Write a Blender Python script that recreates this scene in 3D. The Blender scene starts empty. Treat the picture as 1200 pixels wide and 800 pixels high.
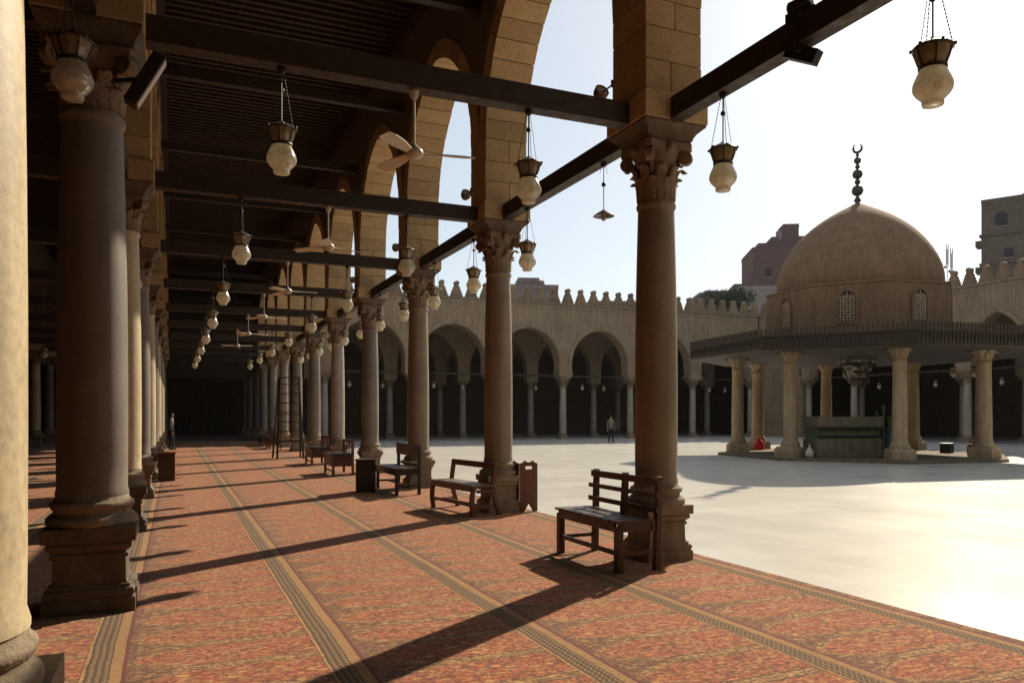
import bpy, math, random
from mathutils import Vector, Matrix
random.seed(7)
R_ = math.radians
scene = bpy.context.scene
COL = scene.collection

# ------------------------------------------------------------------ camera, sky, sun, exposure
H_EYE = 1.6
cam_d = bpy.data.cameras.new('camera'); cam = bpy.data.objects.new('camera', cam_d); COL.objects.link(cam)
cam.location = (0, 0, H_EYE); cam.rotation_euler = (R_(90), 0, R_(-23.42))
cam_d.sensor_width = 36; cam_d.lens = 36 * 914 / 1200; cam_d.shift_y = 86 / 1200
cam_d.clip_start = 0.05; cam_d.clip_end = 5000
scene.camera = cam
SUN_AZ, SUN_EL = 55.8, 33.0
world = bpy.data.worlds.new('World'); scene.world = world; world.use_nodes = True
wt = world.node_tree; bg = wt.nodes['Background']
sky = wt.nodes.new('ShaderNodeTexSky'); sky.sky_type = 'NISHITA'; sky.sun_disc = False
sky.sun_elevation = R_(SUN_EL); sky.sun_rotation = R_(SUN_AZ)
sky.air_density = 1.0; sky.dust_density = 1.0; sky.ozone_density = 1.0; sky.altitude = 20
hz = wt.nodes.new('ShaderNodeMix'); hz.data_type = 'RGBA'; hz.inputs[0].default_value = 0.45      # thin even haze veil over the whole sky
hz.inputs[7].default_value = (8.8, 9.4, 9.5, 1); wt.links.new(sky.outputs['Color'], hz.inputs[6])
wt.links.new(hz.outputs[2], bg.inputs['Color']); bg.inputs['Strength'].default_value = 0.07
sd = bpy.data.lights.new('sun', 'SUN'); sd.energy = 4.6; sd.angle = R_(0.6); sd.color = (1.0, 0.87, 0.67)
sun = bpy.data.objects.new('sun', sd); COL.objects.link(sun)
sv = Vector((math.sin(R_(SUN_AZ)) * math.cos(R_(SUN_EL)), math.cos(R_(SUN_AZ)) * math.cos(R_(SUN_EL)), math.sin(R_(SUN_EL))))
sun.rotation_euler = sv.to_track_quat('Z', 'Y').to_euler(); sun.location = (60, 40, 60)
vs = scene.view_settings
scene.display_settings.display_device = 'sRGB'
vs.view_transform = 'Standard'; vs.look = 'None'; vs.gamma = 1; vs.use_curve_mapping = False
vs.exposure = 0.6
scene.render.engine = 'CYCLES'
scene.cycles.use_denoising = True
scene.cycles.max_bounces = 8; scene.cycles.diffuse_bounces = 5; scene.cycles.transmission_bounces = 6

# ------------------------------------------------------------------ helpers
class MB:
    """collects simple shapes into one mesh"""
    def __init__(s): s.v = []; s.f = []; s.sm = []
    def add(s, vs_, fs, smooth=False):
        o = len(s.v); s.v += [tuple(v) for v in vs_]
        for f in fs: s.f.append(tuple(i + o for i in f)); s.sm.append(smooth)
    def hexa(s, p):   # 8 points: bottom ccw 0-3, top ccw 4-7
        s.add(p, [(3, 2, 1, 0), (4, 5, 6, 7), (0, 1, 5, 4), (1, 2, 6, 5), (2, 3, 7, 6), (3, 0, 4, 7)])
    def b2(s, x0, x1, y0, y1, z0, z1):
        s.hexa([(x0, y0, z0), (x1, y0, z0), (x1, y1, z0), (x0, y1, z0), (x0, y0, z1), (x1, y0, z1), (x1, y1, z1), (x0, y1, z1)])
    def box(s, c, d, rz=0, rx=0, ry=0):
        m = Matrix.Translation(c) @ Matrix.Rotation(rz, 4, 'Z') @ Matrix.Rotation(ry, 4, 'Y') @ Matrix.Rotation(rx, 4, 'X')
        x, y, z = d[0] / 2, d[1] / 2, d[2] / 2
        s.hexa([m @ Vector(p) for p in ((-x, -y, -z), (x, -y, -z), (x, y, -z), (-x, y, -z), (-x, -y, z), (x, -y, z), (x, y, z), (-x, y, z))])
    def bar(s, p0, p1, w, t=None):
        t = t or w; p0 = Vector(p0); p1 = Vector(p1); d = (p1 - p0); l = d.length
        m = Matrix.Translation((p0 + p1) / 2) @ d.to_track_quat('Z', 'Y').to_matrix().to_4x4()
        x, y, z = w / 2, t / 2, l / 2
        s.hexa([m @ Vector(p) for p in ((-x, -y, -z), (x, -y, -z), (x, y, -z), (-x, y, -z), (-x, -y, z), (x, -y, z), (x, y, z), (-x, y, z))])
    def tube(s, p0, p1, r0, r1=None, n=8, cap=True):
        r1 = r0 if r1 is None else r1; p0 = Vector(p0); p1 = Vector(p1)
        q = (p1 - p0).to_track_quat('Z', 'Y').to_matrix(); vv = []
        for p, r in ((p0, r0), (p1, r1)):
            for i in range(n):
                a = 2 * math.pi * i / n; vv.append(p + q @ Vector((r * math.cos(a), r * math.sin(a), 0)))
        ff = [(i, (i + 1) % n, n + (i + 1) % n, n + i) for i in range(n)]
        s.add(vv, ff, True)
        if cap: s.add(vv, [tuple(range(n - 1, -1, -1)), tuple(range(n, 2 * n))])
    def lathe(s, prof, n=20, c=(0, 0, 0), a0=0, smooth=True, cap=True, sq=None):
        vv = []; k = len(prof)
        for r, z in prof:
            for i in range(n):
                a = a0 + 2 * math.pi * i / n; vv.append((c[0] + r * math.cos(a), c[1] + r * math.sin(a), c[2] + z))
        ff = [(j * n + i, j * n + (i + 1) % n, (j + 1) * n + (i + 1) % n, (j + 1) * n + i) for j in range(k - 1) for i in range(n)]
        s.add(vv, ff, smooth)
        if cap: s.add(vv, [tuple(range(n - 1, -1, -1)), tuple(range((k - 1) * n, k * n))])
    def ball(s, c, r, n=8):
        m = max(4, n // 2 + 1)
        s.lathe([(max(1e-4, r * math.sin(math.pi * j / m)), -r * math.cos(math.pi * j / m)) for j in range(m + 1)], n, c, cap=False)
    def squares(s, prof, c=(0, 0, 0)):   # stacked square mouldings: (half width, z)
        k = math.sqrt(2); s.lathe([(h * k, z) for h, z in prof], 4, c, math.pi / 4, smooth=False)
    def prism(s, poly, fn, t0, t1):      # 2D polygon mapped through fn(u, w, t)
        n = len(poly); vv = [fn(u, w, t0) for u, w in poly] + [fn(u, w, t1) for u, w in poly]
        s.add(vv, [tuple(range(n - 1, -1, -1)), tuple(range(n, 2 * n))] + [(i, (i + 1) % n, n + (i + 1) % n, n + i) for i in range(n)])
    def mesh(s, name, m):
        me = bpy.data.meshes.new(name); me.from_pydata(s.v, [], s.f)
        me.polygons.foreach_set('use_smooth', s.sm)
        if m: me.materials.append(m)
        me.update(); return me
    def build(s, name, m, parent=None, bevel=0):
        return link(name, s.mesh(name, m), parent, bevel=bevel)

def link(name, me, parent=None, loc=(0, 0, 0), rz=0, bevel=0):
    o = bpy.data.objects.new(name, me); COL.objects.link(o); o.location = loc; o.rotation_euler = (0, 0, rz)
    if parent: o.parent = parent
    if bevel:
        b = o.modifiers.new('bevel', 'BEVEL'); b.width = bevel; b.segments = 2; b.limit_method = 'ANGLE'
    return o
def tag(o, label=None, cat=None, group=None, kind=None):
    if label: o['label'] = label
    if cat: o['category'] = cat; o['kind'] = 'thing'
    if group: o['group'] = group
    if kind: o['kind'] = kind
    return o
def empty(name, loc=(0, 0, 0), rz=0, label=None, cat=None, group=None):
    o = bpy.data.objects.new(name, None); COL.objects.link(o); o.location = loc; o.rotation_euler = (0, 0, rz)
    return tag(o, label, cat, group)
KIDS = {}
def copy_tree(o, loc=None, rz=None, label=None, group=None, parent=None):
    c = o.copy(); COL.objects.link(c); c.parent = parent
    if loc is not None: c.location = loc
    if rz is not None: c.rotation_euler = (0, 0, rz)
    if label: c['label'] = label
    if group: c['group'] = group
    if o.name not in KIDS: KIDS[o.name] = list(o.children)
    for ch in KIDS[o.name]: copy_tree(ch, parent=c)
    return c

# ------------------------------------------------------------------ materials
class NT:
    def __init__(s, name):
        s.m = bpy.data.materials.new(name); s.m.use_nodes = True; s.t = s.m.node_tree; s.n = s.t.nodes
        s.p = s.n['Principled BSDF']; s._pos = None
    def node(s, ty, **kw):
        x = s.n.new(ty)
        for k, v in kw.items(): setattr(x, k, v)
        return x
    def pos(s):
        if not s._pos: s._pos = s.node('ShaderNodeNewGeometry').outputs['Position']
        return s._pos
    def set(s, sock, v):
        if hasattr(v, 'is_output') or isinstance(v, bpy.types.NodeSocket): s.t.links.new(v, sock)
        else: sock.default_value = v
    def math(s, op, a, b=0.0, c=0.0, clamp=False):
        x = s.node('ShaderNodeMath', operation=op, use_clamp=clamp)
        for i, v in enumerate((a, b, c)): s.set(x.inputs[i], v)
        return x.outputs[0]
    def noise(s, scale, detail=4, rough=0.6, vec=None, stretch=None, dist=0):
        x = s.node('ShaderNodeTexNoise'); x.inputs['Scale'].default_value = scale; x.inputs['Detail'].default_value = detail
        x.inputs['Roughness'].default_value = rough; x.inputs['Distortion'].default_value = dist
        v = vec or s.pos()
        if stretch:
            mp = s.node('ShaderNodeMapping'); mp.inputs['Scale'].default_value = stretch; s.t.links.new(v, mp.inputs['Vector']); v = mp.outputs[0]
        s.t.links.new(v, x.inputs['Vector']); return x.outputs['Fac']
    def ramp(s, f, stops, interp='LINEAR'):
        x = s.node('ShaderNodeValToRGB'); x.color_ramp.interpolation = interp; e = x.color_ramp.elements
        while len(e) < len(stops): e.new(0.5)
        for el, (p, c) in zip(e, stops):
            el.position = p; el.color = (c, c, c, 1) if isinstance(c, (int, float)) else (*c, 1)
        s.set(x.inputs[0], f); return x.outputs['Color']
    def mix(s, f, a, b, mode='MIX'):
        x = s.node('ShaderNodeMix', data_type='RGBA', blend_type=mode); x.clamp_factor = True
        s.set(x.inputs[0], f)
        for i, v in ((6, a), (7, b)): s.set(x.inputs[i], (*v, 1) if isinstance(v, tuple) and len(v) == 3 else v)
        return x.outputs[2]
    def rnd(s): return s.node('ShaderNodeObjectInfo').outputs['Random']
    def bump(s, h, strength=0.3, dist=0.02):
        b = s.node('ShaderNodeBump'); b.inputs['Strength'].default_value = strength; b.inputs['Distance'].default_value = dist
        s.t.links.new(h, b.inputs['Height']); s.t.links.new(b.outputs[0], s.p.inputs['Normal'])
    def fin(s, col, rough=0.8, spec=0.3, metal=0):
        s.set(s.p.inputs['Base Color'], (*col, 1) if isinstance(col, tuple) else col)
        s.set(s.p.inputs['Roughness'], rough); s.p.inputs['Specular IOR Level'].default_value = spec; s.p.inputs['Metallic'].default_value = metal
        return s.m

def stone(name, a, b, sc=3.0, fine=40, vary=0.25, streak=True, rough=0.82, bump=0.25, spec=0.25, grime=0.0):
    t = NT(name)
    big = t.noise(sc, 5, 0.65); col = t.mix(t.ramp(big, [(0.3, 0.0), (0.7, 1.0)]), a, b)
    fn = t.noise(fine, 3, 0.7); col = t.mix(0.6, col, t.ramp(fn, [(0.25, 0.55), (0.75, 1.25)]), 'MULTIPLY')
    if streak:
        st = t.noise(6, 4, 0.6, stretch=(1, 1, 0.12)); col = t.mix(0.55, col, t.ramp(st, [(0.35, 0.6), (0.62, 1.08)]), 'MULTIPLY')
    if vary:
        v = t.math('MULTIPLY_ADD', t.rnd(), vary, 1 - vary / 2)
        cv = t.node('ShaderNodeCombineColor'); [t.set(cv.inputs[i], v) for i in range(3)]
        col = t.mix(1.0, col, cv.outputs[0], 'MULTIPLY')
    if grime:
        pits = t.noise(14, 6, 0.75); col = t.mix(t.math('MULTIPLY', t.ramp(pits, [(0.56, 0.0), (0.7, 1.0)]), grime), col, (0.09, 0.065, 0.045))
    t.bump(t.math('ADD', fn, t.math('MULTIPLY', big, 2.0)), bump, 0.01)
    return t.fin(col, rough, spec)

def wood(name, a, b, rough=0.55, grain=(6, 6, 40), vary=0.3, spec=0.4):
    t = NT(name); g = t.noise(2.5, 5, 0.65, stretch=grain, dist=0.4)
    col = t.mix(t.ramp(g, [(0.3, 0.0), (0.7, 1.0)]), a, b)
    v = t.math('MULTIPLY_ADD', t.rnd(), vary, 1 - vary / 2); cv = t.node('ShaderNodeCombineColor'); [t.set(cv.inputs[i], v) for i in range(3)]
    col = t.mix(1.0, col, cv.outputs[0], 'MULTIPLY')
    t.bump(g, 0.25, 0.004)
    return t.fin(col, t.ramp(t.noise(9, 3), [(0.3, rough - 0.12), (0.7, rough + 0.15)]), spec)

def plain(name, col, rough=0.5, metal=0, spec=0.4):
    t = NT(name); n = t.noise(18, 4, 0.7)
    c = t.mix(0.5, col, t.ramp(n, [(0.3, 0.7), (0.7, 1.15)]), 'MULTIPLY')
    return t.fin(c, rough, spec, metal)

M = {}
M['granite_brown'] = stone('granite_brown', (0.215, 0.16, 0.108), (0.28, 0.21, 0.145), 2.2, 70, 0.15, True, 0.55, 0.2, 0.4, 0.5)
M['granite_grey'] = stone('granite_grey', (0.165, 0.138, 0.11), (0.23, 0.195, 0.158), 2.0, 110, 0.15, True, 0.55, 0.2, 0.4, 0.5)
M['marble_veined'] = stone('marble_veined', (0.38, 0.33, 0.275), (0.29, 0.24, 0.19), 3.5, 30, 0.12, True, 0.5, 0.08, 0.4, 0.3)
M['marble_cream'] = stone('marble_cream', (0.56, 0.46, 0.29), (0.46, 0.37, 0.225), 1.6, 26, 0.12, True, 0.55, 0.1, 0.4, 0.35)
M['carved'] = stone('carved_stone', (0.29, 0.215, 0.145), (0.19, 0.135, 0.09), 8, 60, 0.12, False, 0.85, 0.4, 0.2, 0.7)
M['base'] = stone('base_stone', (0.32, 0.25, 0.175), (0.21, 0.16, 0.11), 5, 45, 0.15, True, 0.85, 0.5, 0.2, 0.7)
M['pedestal_dark'] = stone('pedestal_stone', (0.17, 0.13, 0.092), (0.10, 0.077, 0.055), 5, 45, 0.2, True, 0.8, 0.5, 0.25, 0.6)
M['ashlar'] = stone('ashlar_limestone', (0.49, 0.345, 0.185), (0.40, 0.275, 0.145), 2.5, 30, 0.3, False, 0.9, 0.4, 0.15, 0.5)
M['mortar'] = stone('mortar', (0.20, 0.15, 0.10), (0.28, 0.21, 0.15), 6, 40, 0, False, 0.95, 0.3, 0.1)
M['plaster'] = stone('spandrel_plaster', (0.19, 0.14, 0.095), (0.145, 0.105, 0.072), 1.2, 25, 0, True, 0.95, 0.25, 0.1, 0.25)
M['facade'] = stone('facade_limestone', (0.34, 0.25, 0.165), (0.27, 0.198, 0.13), 0.7, 12, 0, True, 0.92, 0.3, 0.15, 0.3)
M['merlon'] = stone('merlon_stone', (0.30, 0.22, 0.145), (0.22, 0.16, 0.105), 1.5, 20, 0.25, True, 0.92, 0.3, 0.15, 0.4)
M['pav_stone'] = stone('pavilion_stone', (0.46, 0.355, 0.225), (0.37, 0.28, 0.175), 1.5, 25, 0.15, True, 0.8, 0.2, 0.25, 0.3)
M['dome'] = stone('dome_plaster', (0.25, 0.158, 0.088), (0.205, 0.13, 0.073), 0.7, 12, 0, True, 0.9, 0.15, 0.15, 0.2)
M['beam'] = wood('beam_wood', (0.042, 0.026, 0.016), (0.023, 0.0145, 0.0095), 0.65, (5, 5, 5))
M['joist'] = wood('joist_wood', (0.045, 0.019, 0.011), (0.026, 0.012, 0.007), 0.7, (1.5, 14, 14))
M['board'] = wood('ceiling_board', (0.035, 0.019, 0.012), (0.020, 0.012, 0.008), 0.8, (1.5, 8, 8))
M['bench'] = wood('bench_wood', (0.085, 0.034, 0.018), (0.040, 0.017, 0.010), 0.42, (10, 10, 10))
M['bench_red'] = wood('red_brown_wood', (0.17, 0.058, 0.024), (0.09, 0.030, 0.014), 0.42, (10, 10, 4))
M['dark_wood'] = wood('dark_wood', (0.035, 0.020, 0.014), (0.018, 0.012, 0.009), 0.38, (10, 10, 4))
M['pale_wood'] = wood('worn_seat_wood', (0.20, 0.12, 0.07), (0.10, 0.055, 0.03), 0.45, (3, 14, 10))
M['eave'] = wood('eave_wood', (0.060, 0.040, 0.028), (0.032, 0.022, 0.016), 0.7, (6, 6, 10))
M['soffit'] = wood('soffit_wood', (0.22, 0.12, 0.07), (0.14, 0.075, 0.045), 0.7, (2, 2, 6))
M['iron'] = plain('dark_iron', (0.030, 0.026, 0.022), 0.5, 0.3)
M['bronze'] = plain('aged_bronze', (0.075, 0.062, 0.045), 0.5, 0.6)
M['fan'] = plain('cream_fan_paint', (0.50, 0.44, 0.34), 0.4)
M['white'] = plain('off_white_plastic', (0.62, 0.60, 0.55), 0.5)
M['grey'] = plain('grey_plastic', (0.14, 0.14, 0.14), 0.5)
M['rust'] = plain('rust_paint', (0.12, 0.055, 0.03), 0.6)
M['red'] = plain('red_plastic', (0.62, 0.02, 0.025), 0.4)
M['blue'] = plain('blue_plastic', (0.03, 0.07, 0.25), 0.5)
M['green'] = plain('green_paint', (0.07, 0.10, 0.045), 0.55)
M['concrete'] = stone('concrete', (0.22, 0.19, 0.135), (0.165, 0.14, 0.10), 2.5, 25, 0, True, 0.9, 0.3, 0.15, 0.4)
M['inner_shade'] = plain('opening_shade', (0.012, 0.012, 0.014), 0.6)  # near-black, the shade inside windows put into the colour
M['brick'] = stone('hazed_brick', (0.17, 0.105, 0.10), (0.14, 0.09, 0.09), 0.25, 3, 0, True, 0.95, 0.1, 0.1)  # brick greyed to mauve, distance haze put into the colour
M['far_grey'] = stone('far_render', (0.32, 0.29, 0.27), (0.25, 0.22, 0.21), 0.2, 2, 0, True, 0.95, 0.1, 0.1)
M['far_brown'] = stone('far_brown_render', (0.165, 0.13, 0.105), (0.12, 0.095, 0.08), 0.25, 2, 0, True, 0.95, 0.1, 0.1)
M['far_mauve'] = stone('far_mauve_render', (0.27, 0.215, 0.215), (0.22, 0.175, 0.18), 0.2, 2, 0, True, 0.95, 0.1, 0.1)
M['ground'] = stone('city_ground', (0.30, 0.25, 0.19), (0.24, 0.20, 0.15), 0.05, 1, 0, False, 0.95, 0.1, 0.1)
M['leaf'] = plain('dusty_leaf', (0.040, 0.055, 0.036), 0.95, 0, 0.05)

def marble_floor():
    t = NT('courtyard_marble')
    # polished white slabs: hairline joints, each slab a slightly different white, scuffs and stains
    br = t.node('ShaderNodeTexBrick'); br.offset = 0.5; t.t.links.new(t.pos(), br.inputs['Vector'])
    br.inputs['Scale'].default_value = 1.0; br.inputs['Brick Width'].default_value = 1.2; br.inputs['Row Height'].default_value = 0.6
    br.inputs['Mortar Size'].default_value = 0.004; br.inputs['Mortar Smooth'].default_value = 0.3
    br.inputs['Color1'].default_value = (0.66, 0.63, 0.565, 1); br.inputs['Color2'].default_value = (0.61, 0.58, 0.52, 1); br.inputs['Mortar'].default_value = (0.54, 0.50, 0.45, 1)
    st = t.noise(0.35, 5, 0.6); col = t.mix(0.35, br.outputs['Color'], t.ramp(st, [(0.35, 0.88), (0.65, 1.04)]), 'MULTIPLY')
    vein = t.noise(1.2, 6, 0.7, stretch=(1, 0.25, 1), dist=1.5); col = t.mix(0.4, col, t.ramp(vein, [(0.40, 0.86), (0.6, 1.03)]), 'MULTIPLY')
    return t.fin(col, t.ramp(st, [(0.3, 0.22), (0.7, 0.26)]), 0.24)
M['marble_floor'] = marble_floor()
M['floor'] = stone('stone_paving', (0.36, 0.31, 0.25), (0.28, 0.24, 0.19), 1.0, 20, 0, False, 0.8, 0.2, 0.2)

S0, RW, MATL = -0.40, 1.415, 0.53      # first stripe centre, runner width, prayer mat length along the aisle
def carpet_mat():
    t = NT('prayer_carpet'); sx = t.node('ShaderNodeSeparateXYZ')
    t.t.links.new(t.pos(), sx.inputs[0])
    wob = t.math('MULTIPLY', t.math('SUBTRACT', t.noise(1.1, 3, 0.6), 0.5), 0.035)
    wob2 = t.math('MULTIPLY', t.math('SUBTRACT', t.noise(17, 3, 0.6), 0.5), 0.035)
    X = t.math('ADD', t.math('ADD', sx.outputs[0], wob), t.math('MULTIPLY', wob2, 0.35)); Y = t.math('ADD', sx.outputs[1], wob2)
    q = t.math('MULTIPLY', t.math('FLOORED_MODULO', t.math('SUBTRACT', X, S0 - 0.125), RW), 1.0)     # metres from the runner's left edge
    v = t.math('FLOORED_MODULO', t.math('DIVIDE', Y, MATL), 1.0)
    av = t.math('ABSOLUTE', t.math('SUBTRACT', v, 0.5))                            # 0 at mat's middle, .5 at its sides
    # niche half width as a function of q: 0 at the tip (q=.29) growing like a pointed arch
    g = t.math('DIVIDE', t.math('SUBTRACT', q, 0.29), 0.36, clamp=True)
    w = t.math('MULTIPLY', t.math('POWER', g, 0.55), 0.40)
    d = t.math('SUBTRACT', av, w)
    fl = t.noise(38, 5, 0.75); fl2 = t.noise(16, 4, 0.7, stretch=(1, 1.6, 1)); big = t.noise(0.9, 3, 0.6)
    red = t.mix(t.ramp(fl, [(0.36, 0.0), (0.62, 1.0)]), (0.120, 0.020, 0.010), (0.47, 0.130, 0.046))
    red = t.mix(t.ramp(fl2, [(0.54, 0.0), (0.62, 0.75)]), red, (0.44, 0.21, 0.075))
    out = t.mix(t.ramp(fl, [(0.38, 0.0), (0.60, 1.0)]), (0.085, 0.034, 0.016), (0.27, 0.115, 0.045))
    def lt(a, b): return t.math('LESS_THAN', a, b)
    def gt(a, b): return t.math('GREATER_THAN', a, b)
    def mul(*a):
        r = a[0]
        for x in a[1:]: r = t.math('MULTIPLY', r, x)
        return r
    col = t.mix(lt(d, 0.0), out, red)
    gold = t.mix(t.ramp(fl, [(0.4, 0.0), (0.6, 1.0)]), (0.20, 0.090, 0.032), (0.46, 0.255, 0.090))
    for off, hw in ((0.0, 0.020), (0.07, 0.012)):                                     # concentric gold outlines of the niche
        col = t.mix(mul(lt(t.math('ABSOLUTE', t.math('SUBTRACT', d, off)), hw), gt(q, 0.25)), col, gold)
    dash = t.math('FLOORED_MODULO', t.math('DIVIDE', q, 0.075), 1.0)
    col = t.mix(mul(gt(av, 0.425), gt(q, 0.72), lt(q, 1.30), lt(dash, 0.72)), col, gold)  # twin pillars between mats
    col = t.mix(mul(lt(t.math('ABSOLUTE', t.math('SUBTRACT', av, 0.405)), 0.012), gt(q, 0.60)), col, (0.10, 0.035, 0.018))
    lamp = t.math('SUBTRACT', t.math('ADD', t.math('MULTIPLY', t.math('ABSOLUTE', t.math('SUBTRACT', q, 0.95)), 1.1), av), 0.16)   # central medallion
    col = t.mix(lt(t.math('ABSOLUTE', lamp), 0.022), col, gold)
    # stripe between runners: gold line, dark zigzag band, tan band, dark red line
    zz = t.math('ABSOLUTE', t.math('SUBTRACT', t.math('FLOORED_MODULO', t.math('DIVIDE', Y, 0.045), 1.0), 0.5))
    zq = t.math('FLOORED_MODULO', t.math('ADD', t.math('DIVIDE', q, 0.042), zz), 1.0)
    band = t.mix(lt(t.math('ABSOLUTE', t.math('SUBTRACT', zq, 0.5)), 0.17), (0.070, 0.036, 0.016), (0.27, 0.150, 0.055))
    tan = t.mix(t.ramp(fl, [(0.35, 0.0), (0.65, 1.0)]), (0.22, 0.105, 0.036), (0.38, 0.205, 0.072))
    stops = [(0.022, gold), (0.028, (0.07, 0.03, 0.015)), (0.150, band), (0.157, (0.07, 0.03, 0.015)), (0.225, tan), (0.25, (0.13, 0.022, 0.016))]
    for edge, cc in reversed(stops): col = t.mix(lt(q, edge), col, cc)
    # dense dark arabesque figure woven through the whole field
    vo = t.node('ShaderNodeTexVoronoi', feature='DISTANCE_TO_EDGE'); vo.inputs['Scale'].default_value = 15
    mpv = t.node('ShaderNodeVectorMath', operation='ADD'); wv = t.node('ShaderNodeCombineXYZ'); t.set(wv.inputs[0], t.math('MULTIPLY', fl2, .10)); t.set(wv.inputs[1], t.math('MULTIPLY', fl, .06))
    t.t.links.new(t.pos(), mpv.inputs[0]); t.t.links.new(wv.outputs[0], mpv.inputs[1]); t.t.links.new(mpv.outputs[0], vo.inputs['Vector'])
    fig = t.math('MULTIPLY', t.ramp(vo.outputs['Distance'], [(0.03, 1.0), (0.10, 0.0)]), t.math('MULTIPLY', gt(q, 0.25), 0.70))
    col = t.mix(fig, col, (0.075, 0.022, 0.012))
    fleck = t.math('MULTIPLY', t.ramp(t.noise(24, 3, 0.6, stretch=(0.55, 1.5, 1)), [(0.57, 0.0), (0.63, 1.0)]), t.math('MULTIPLY', gt(q, 0.30), 0.75))
    col = t.mix(fleck, col, (0.50, 0.29, 0.10))
    # trodden, sun-bleached patches
    col = t.mix(0.5, col, t.ramp(big, [(0.3, 0.80), (0.7, 1.12)]), 'MULTIPLY')
    t.bump(fl, 0.5, 0.006)
    t.p.inputs['Sheen Weight'].default_value = 0.15; t.p.inputs['Sheen Roughness'].default_value = 0.5
    return t.fin(col, 0.95, 0.08)
M['carpet'] = carpet_mat()

def glass_mat(name, c, tr, deco=False):
    t = NT(name); n = t.n; dif = t.node('ShaderNodeBsdfDiffuse'); tl = t.node('ShaderNodeBsdfTranslucent'); gl = t.node('ShaderNodeBsdfGlossy')
    col = t.mix(t.ramp(t.noise(22, 4, 0.7), [(0.3, 0.0), (0.7, 1.0)]), c, tuple(x * 0.72 for x in c))
    if deco:
        vo = t.node('ShaderNodeTexVoronoi'); vo.inputs['Scale'].default_value = 9; t.t.links.new(t.pos(), vo.inputs['Vector'])
        col = t.mix(t.ramp(vo.outputs['Distance'], [(0.16, 0.0), (0.24, 0.32), (0.30, 0.32), (0.38, 0.0)]), col, (0.34, 0.17, 0.09))
    for x in (dif, tl): t.t.links.new(col, x.inputs['Color'])
    gl.inputs['Roughness'].default_value = 0.18
    m1 = t.node('ShaderNodeMixShader'); m1.inputs[0].default_value = tr; t.t.links.new(dif.outputs[0], m1.inputs[1]); t.t.links.new(tl.outputs[0], m1.inputs[2])
    m2 = t.node('ShaderNodeMixShader'); m2.inputs[0].default_value = 0.12; t.t.links.new(m1.outputs[0], m2.inputs[1]); t.t.links.new(gl.outputs[0], m2.inputs[2])
    t.t.links.new(m2.outputs[0], n['Material Output'].inputs['Surface']); return t.m
M['globe'] = glass_mat('frosted_cream_glass', (0.76, 0.70, 0.56), 0.62, True)
M['crown_glass'] = glass_mat('dim_amber_glass', (0.42, 0.34, 0.20), 0.5)

# ------------------------------------------------------------------ layout constants (metres; Y runs down the aisle)
XR, XL, XLL = 4.95, -0.65, -6.25
PY = 4.63
def YK(k): return 7.37 + PY * k
YB, XQ = 50.5, 45.5            # facades across and opposite the courtyard
ZC = -0.15                     # courtyard level
Z_CEIL = 9.9

# ------------------------------------------------------------------ the setting
m = MB(); m.b2(-1500, 1500, -1500, 1500, -1.3, -0.3); tag(m.build('ground', M['ground']), kind='structure')
m = MB(); m.b2(5.505, 62, -14, 68, -0.29, ZC); tag(m.build('courtyard_floor', M['marble_floor']), kind='structure')
m = MB(); m.b2(-16, 5.5, -10, 68, -0.29, 0.0); tag(m.build('arcade_floor', M['floor']), kind='structure')

runner_labels = {4: 'narrow carpet border strip along the courtyard edge, beside the white marble',
                 3: 'red prayer carpet runner under the benches, next to the courtyard columns',
                 2: 'red prayer carpet runner between the bench runner and the middle of the aisle',
                 1: 'red prayer carpet runner down the middle of the aisle under the ceiling fans',
                 0: 'red prayer carpet runner in the aisle, beside the pedestals of the shaded columns',
                 -1: 'red prayer carpet runner behind the shaded columns, first in the side aisle',
                 -2: 'red prayer carpet runner in the side aisle, second behind the shaded columns',
                 -3: 'red prayer carpet runner in the side aisle, third behind the shaded columns',
                 -4: 'red prayer carpet runner in the side aisle, along its far row of columns'}
for i in range(4, -5, -1):
    x0 = S0 - 0.125 + RW * i; x1 = 5.49 if i == 4 else x0 + RW - 0.003
    m = MB()
    ys = [-9 + 0.25 * j for j in range(305)]; nx = 3; vv = []; 
    # worn, slightly wavy long edges; a little thickness
    for j, y in enumerate(ys):
        e = 0.004 * math.sin(y * 1.7 + i) + random.uniform(-0.002, 0.002) if i == 4 else 0
        vv += [(x0, y, 0.001), (x0, y, 0.012), (x1 + e, y, 0.012), (x1 + e, y, 0.001)]
    ff = []
    for j in range(len(ys) - 1):
        a = j * 4; ff += [(a + k, a + k + 4, a + k + 5, a + k + 1) for k in range(3)]
    m.add(vv, ff); tag(m.build('carpet_runner', M['carpet']), runner_labels[i], 'carpet', 'prayer carpet runners')
m = MB(); m.b2(-15.9, S0 - 0.125 + RW * -4 - 0.004, -9, 67, 0.001, 0.012); tag(m.build('side_carpet', M['carpet']), 'red prayer carpet covering the dark hall beyond the side aisle', 'carpet')

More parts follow.
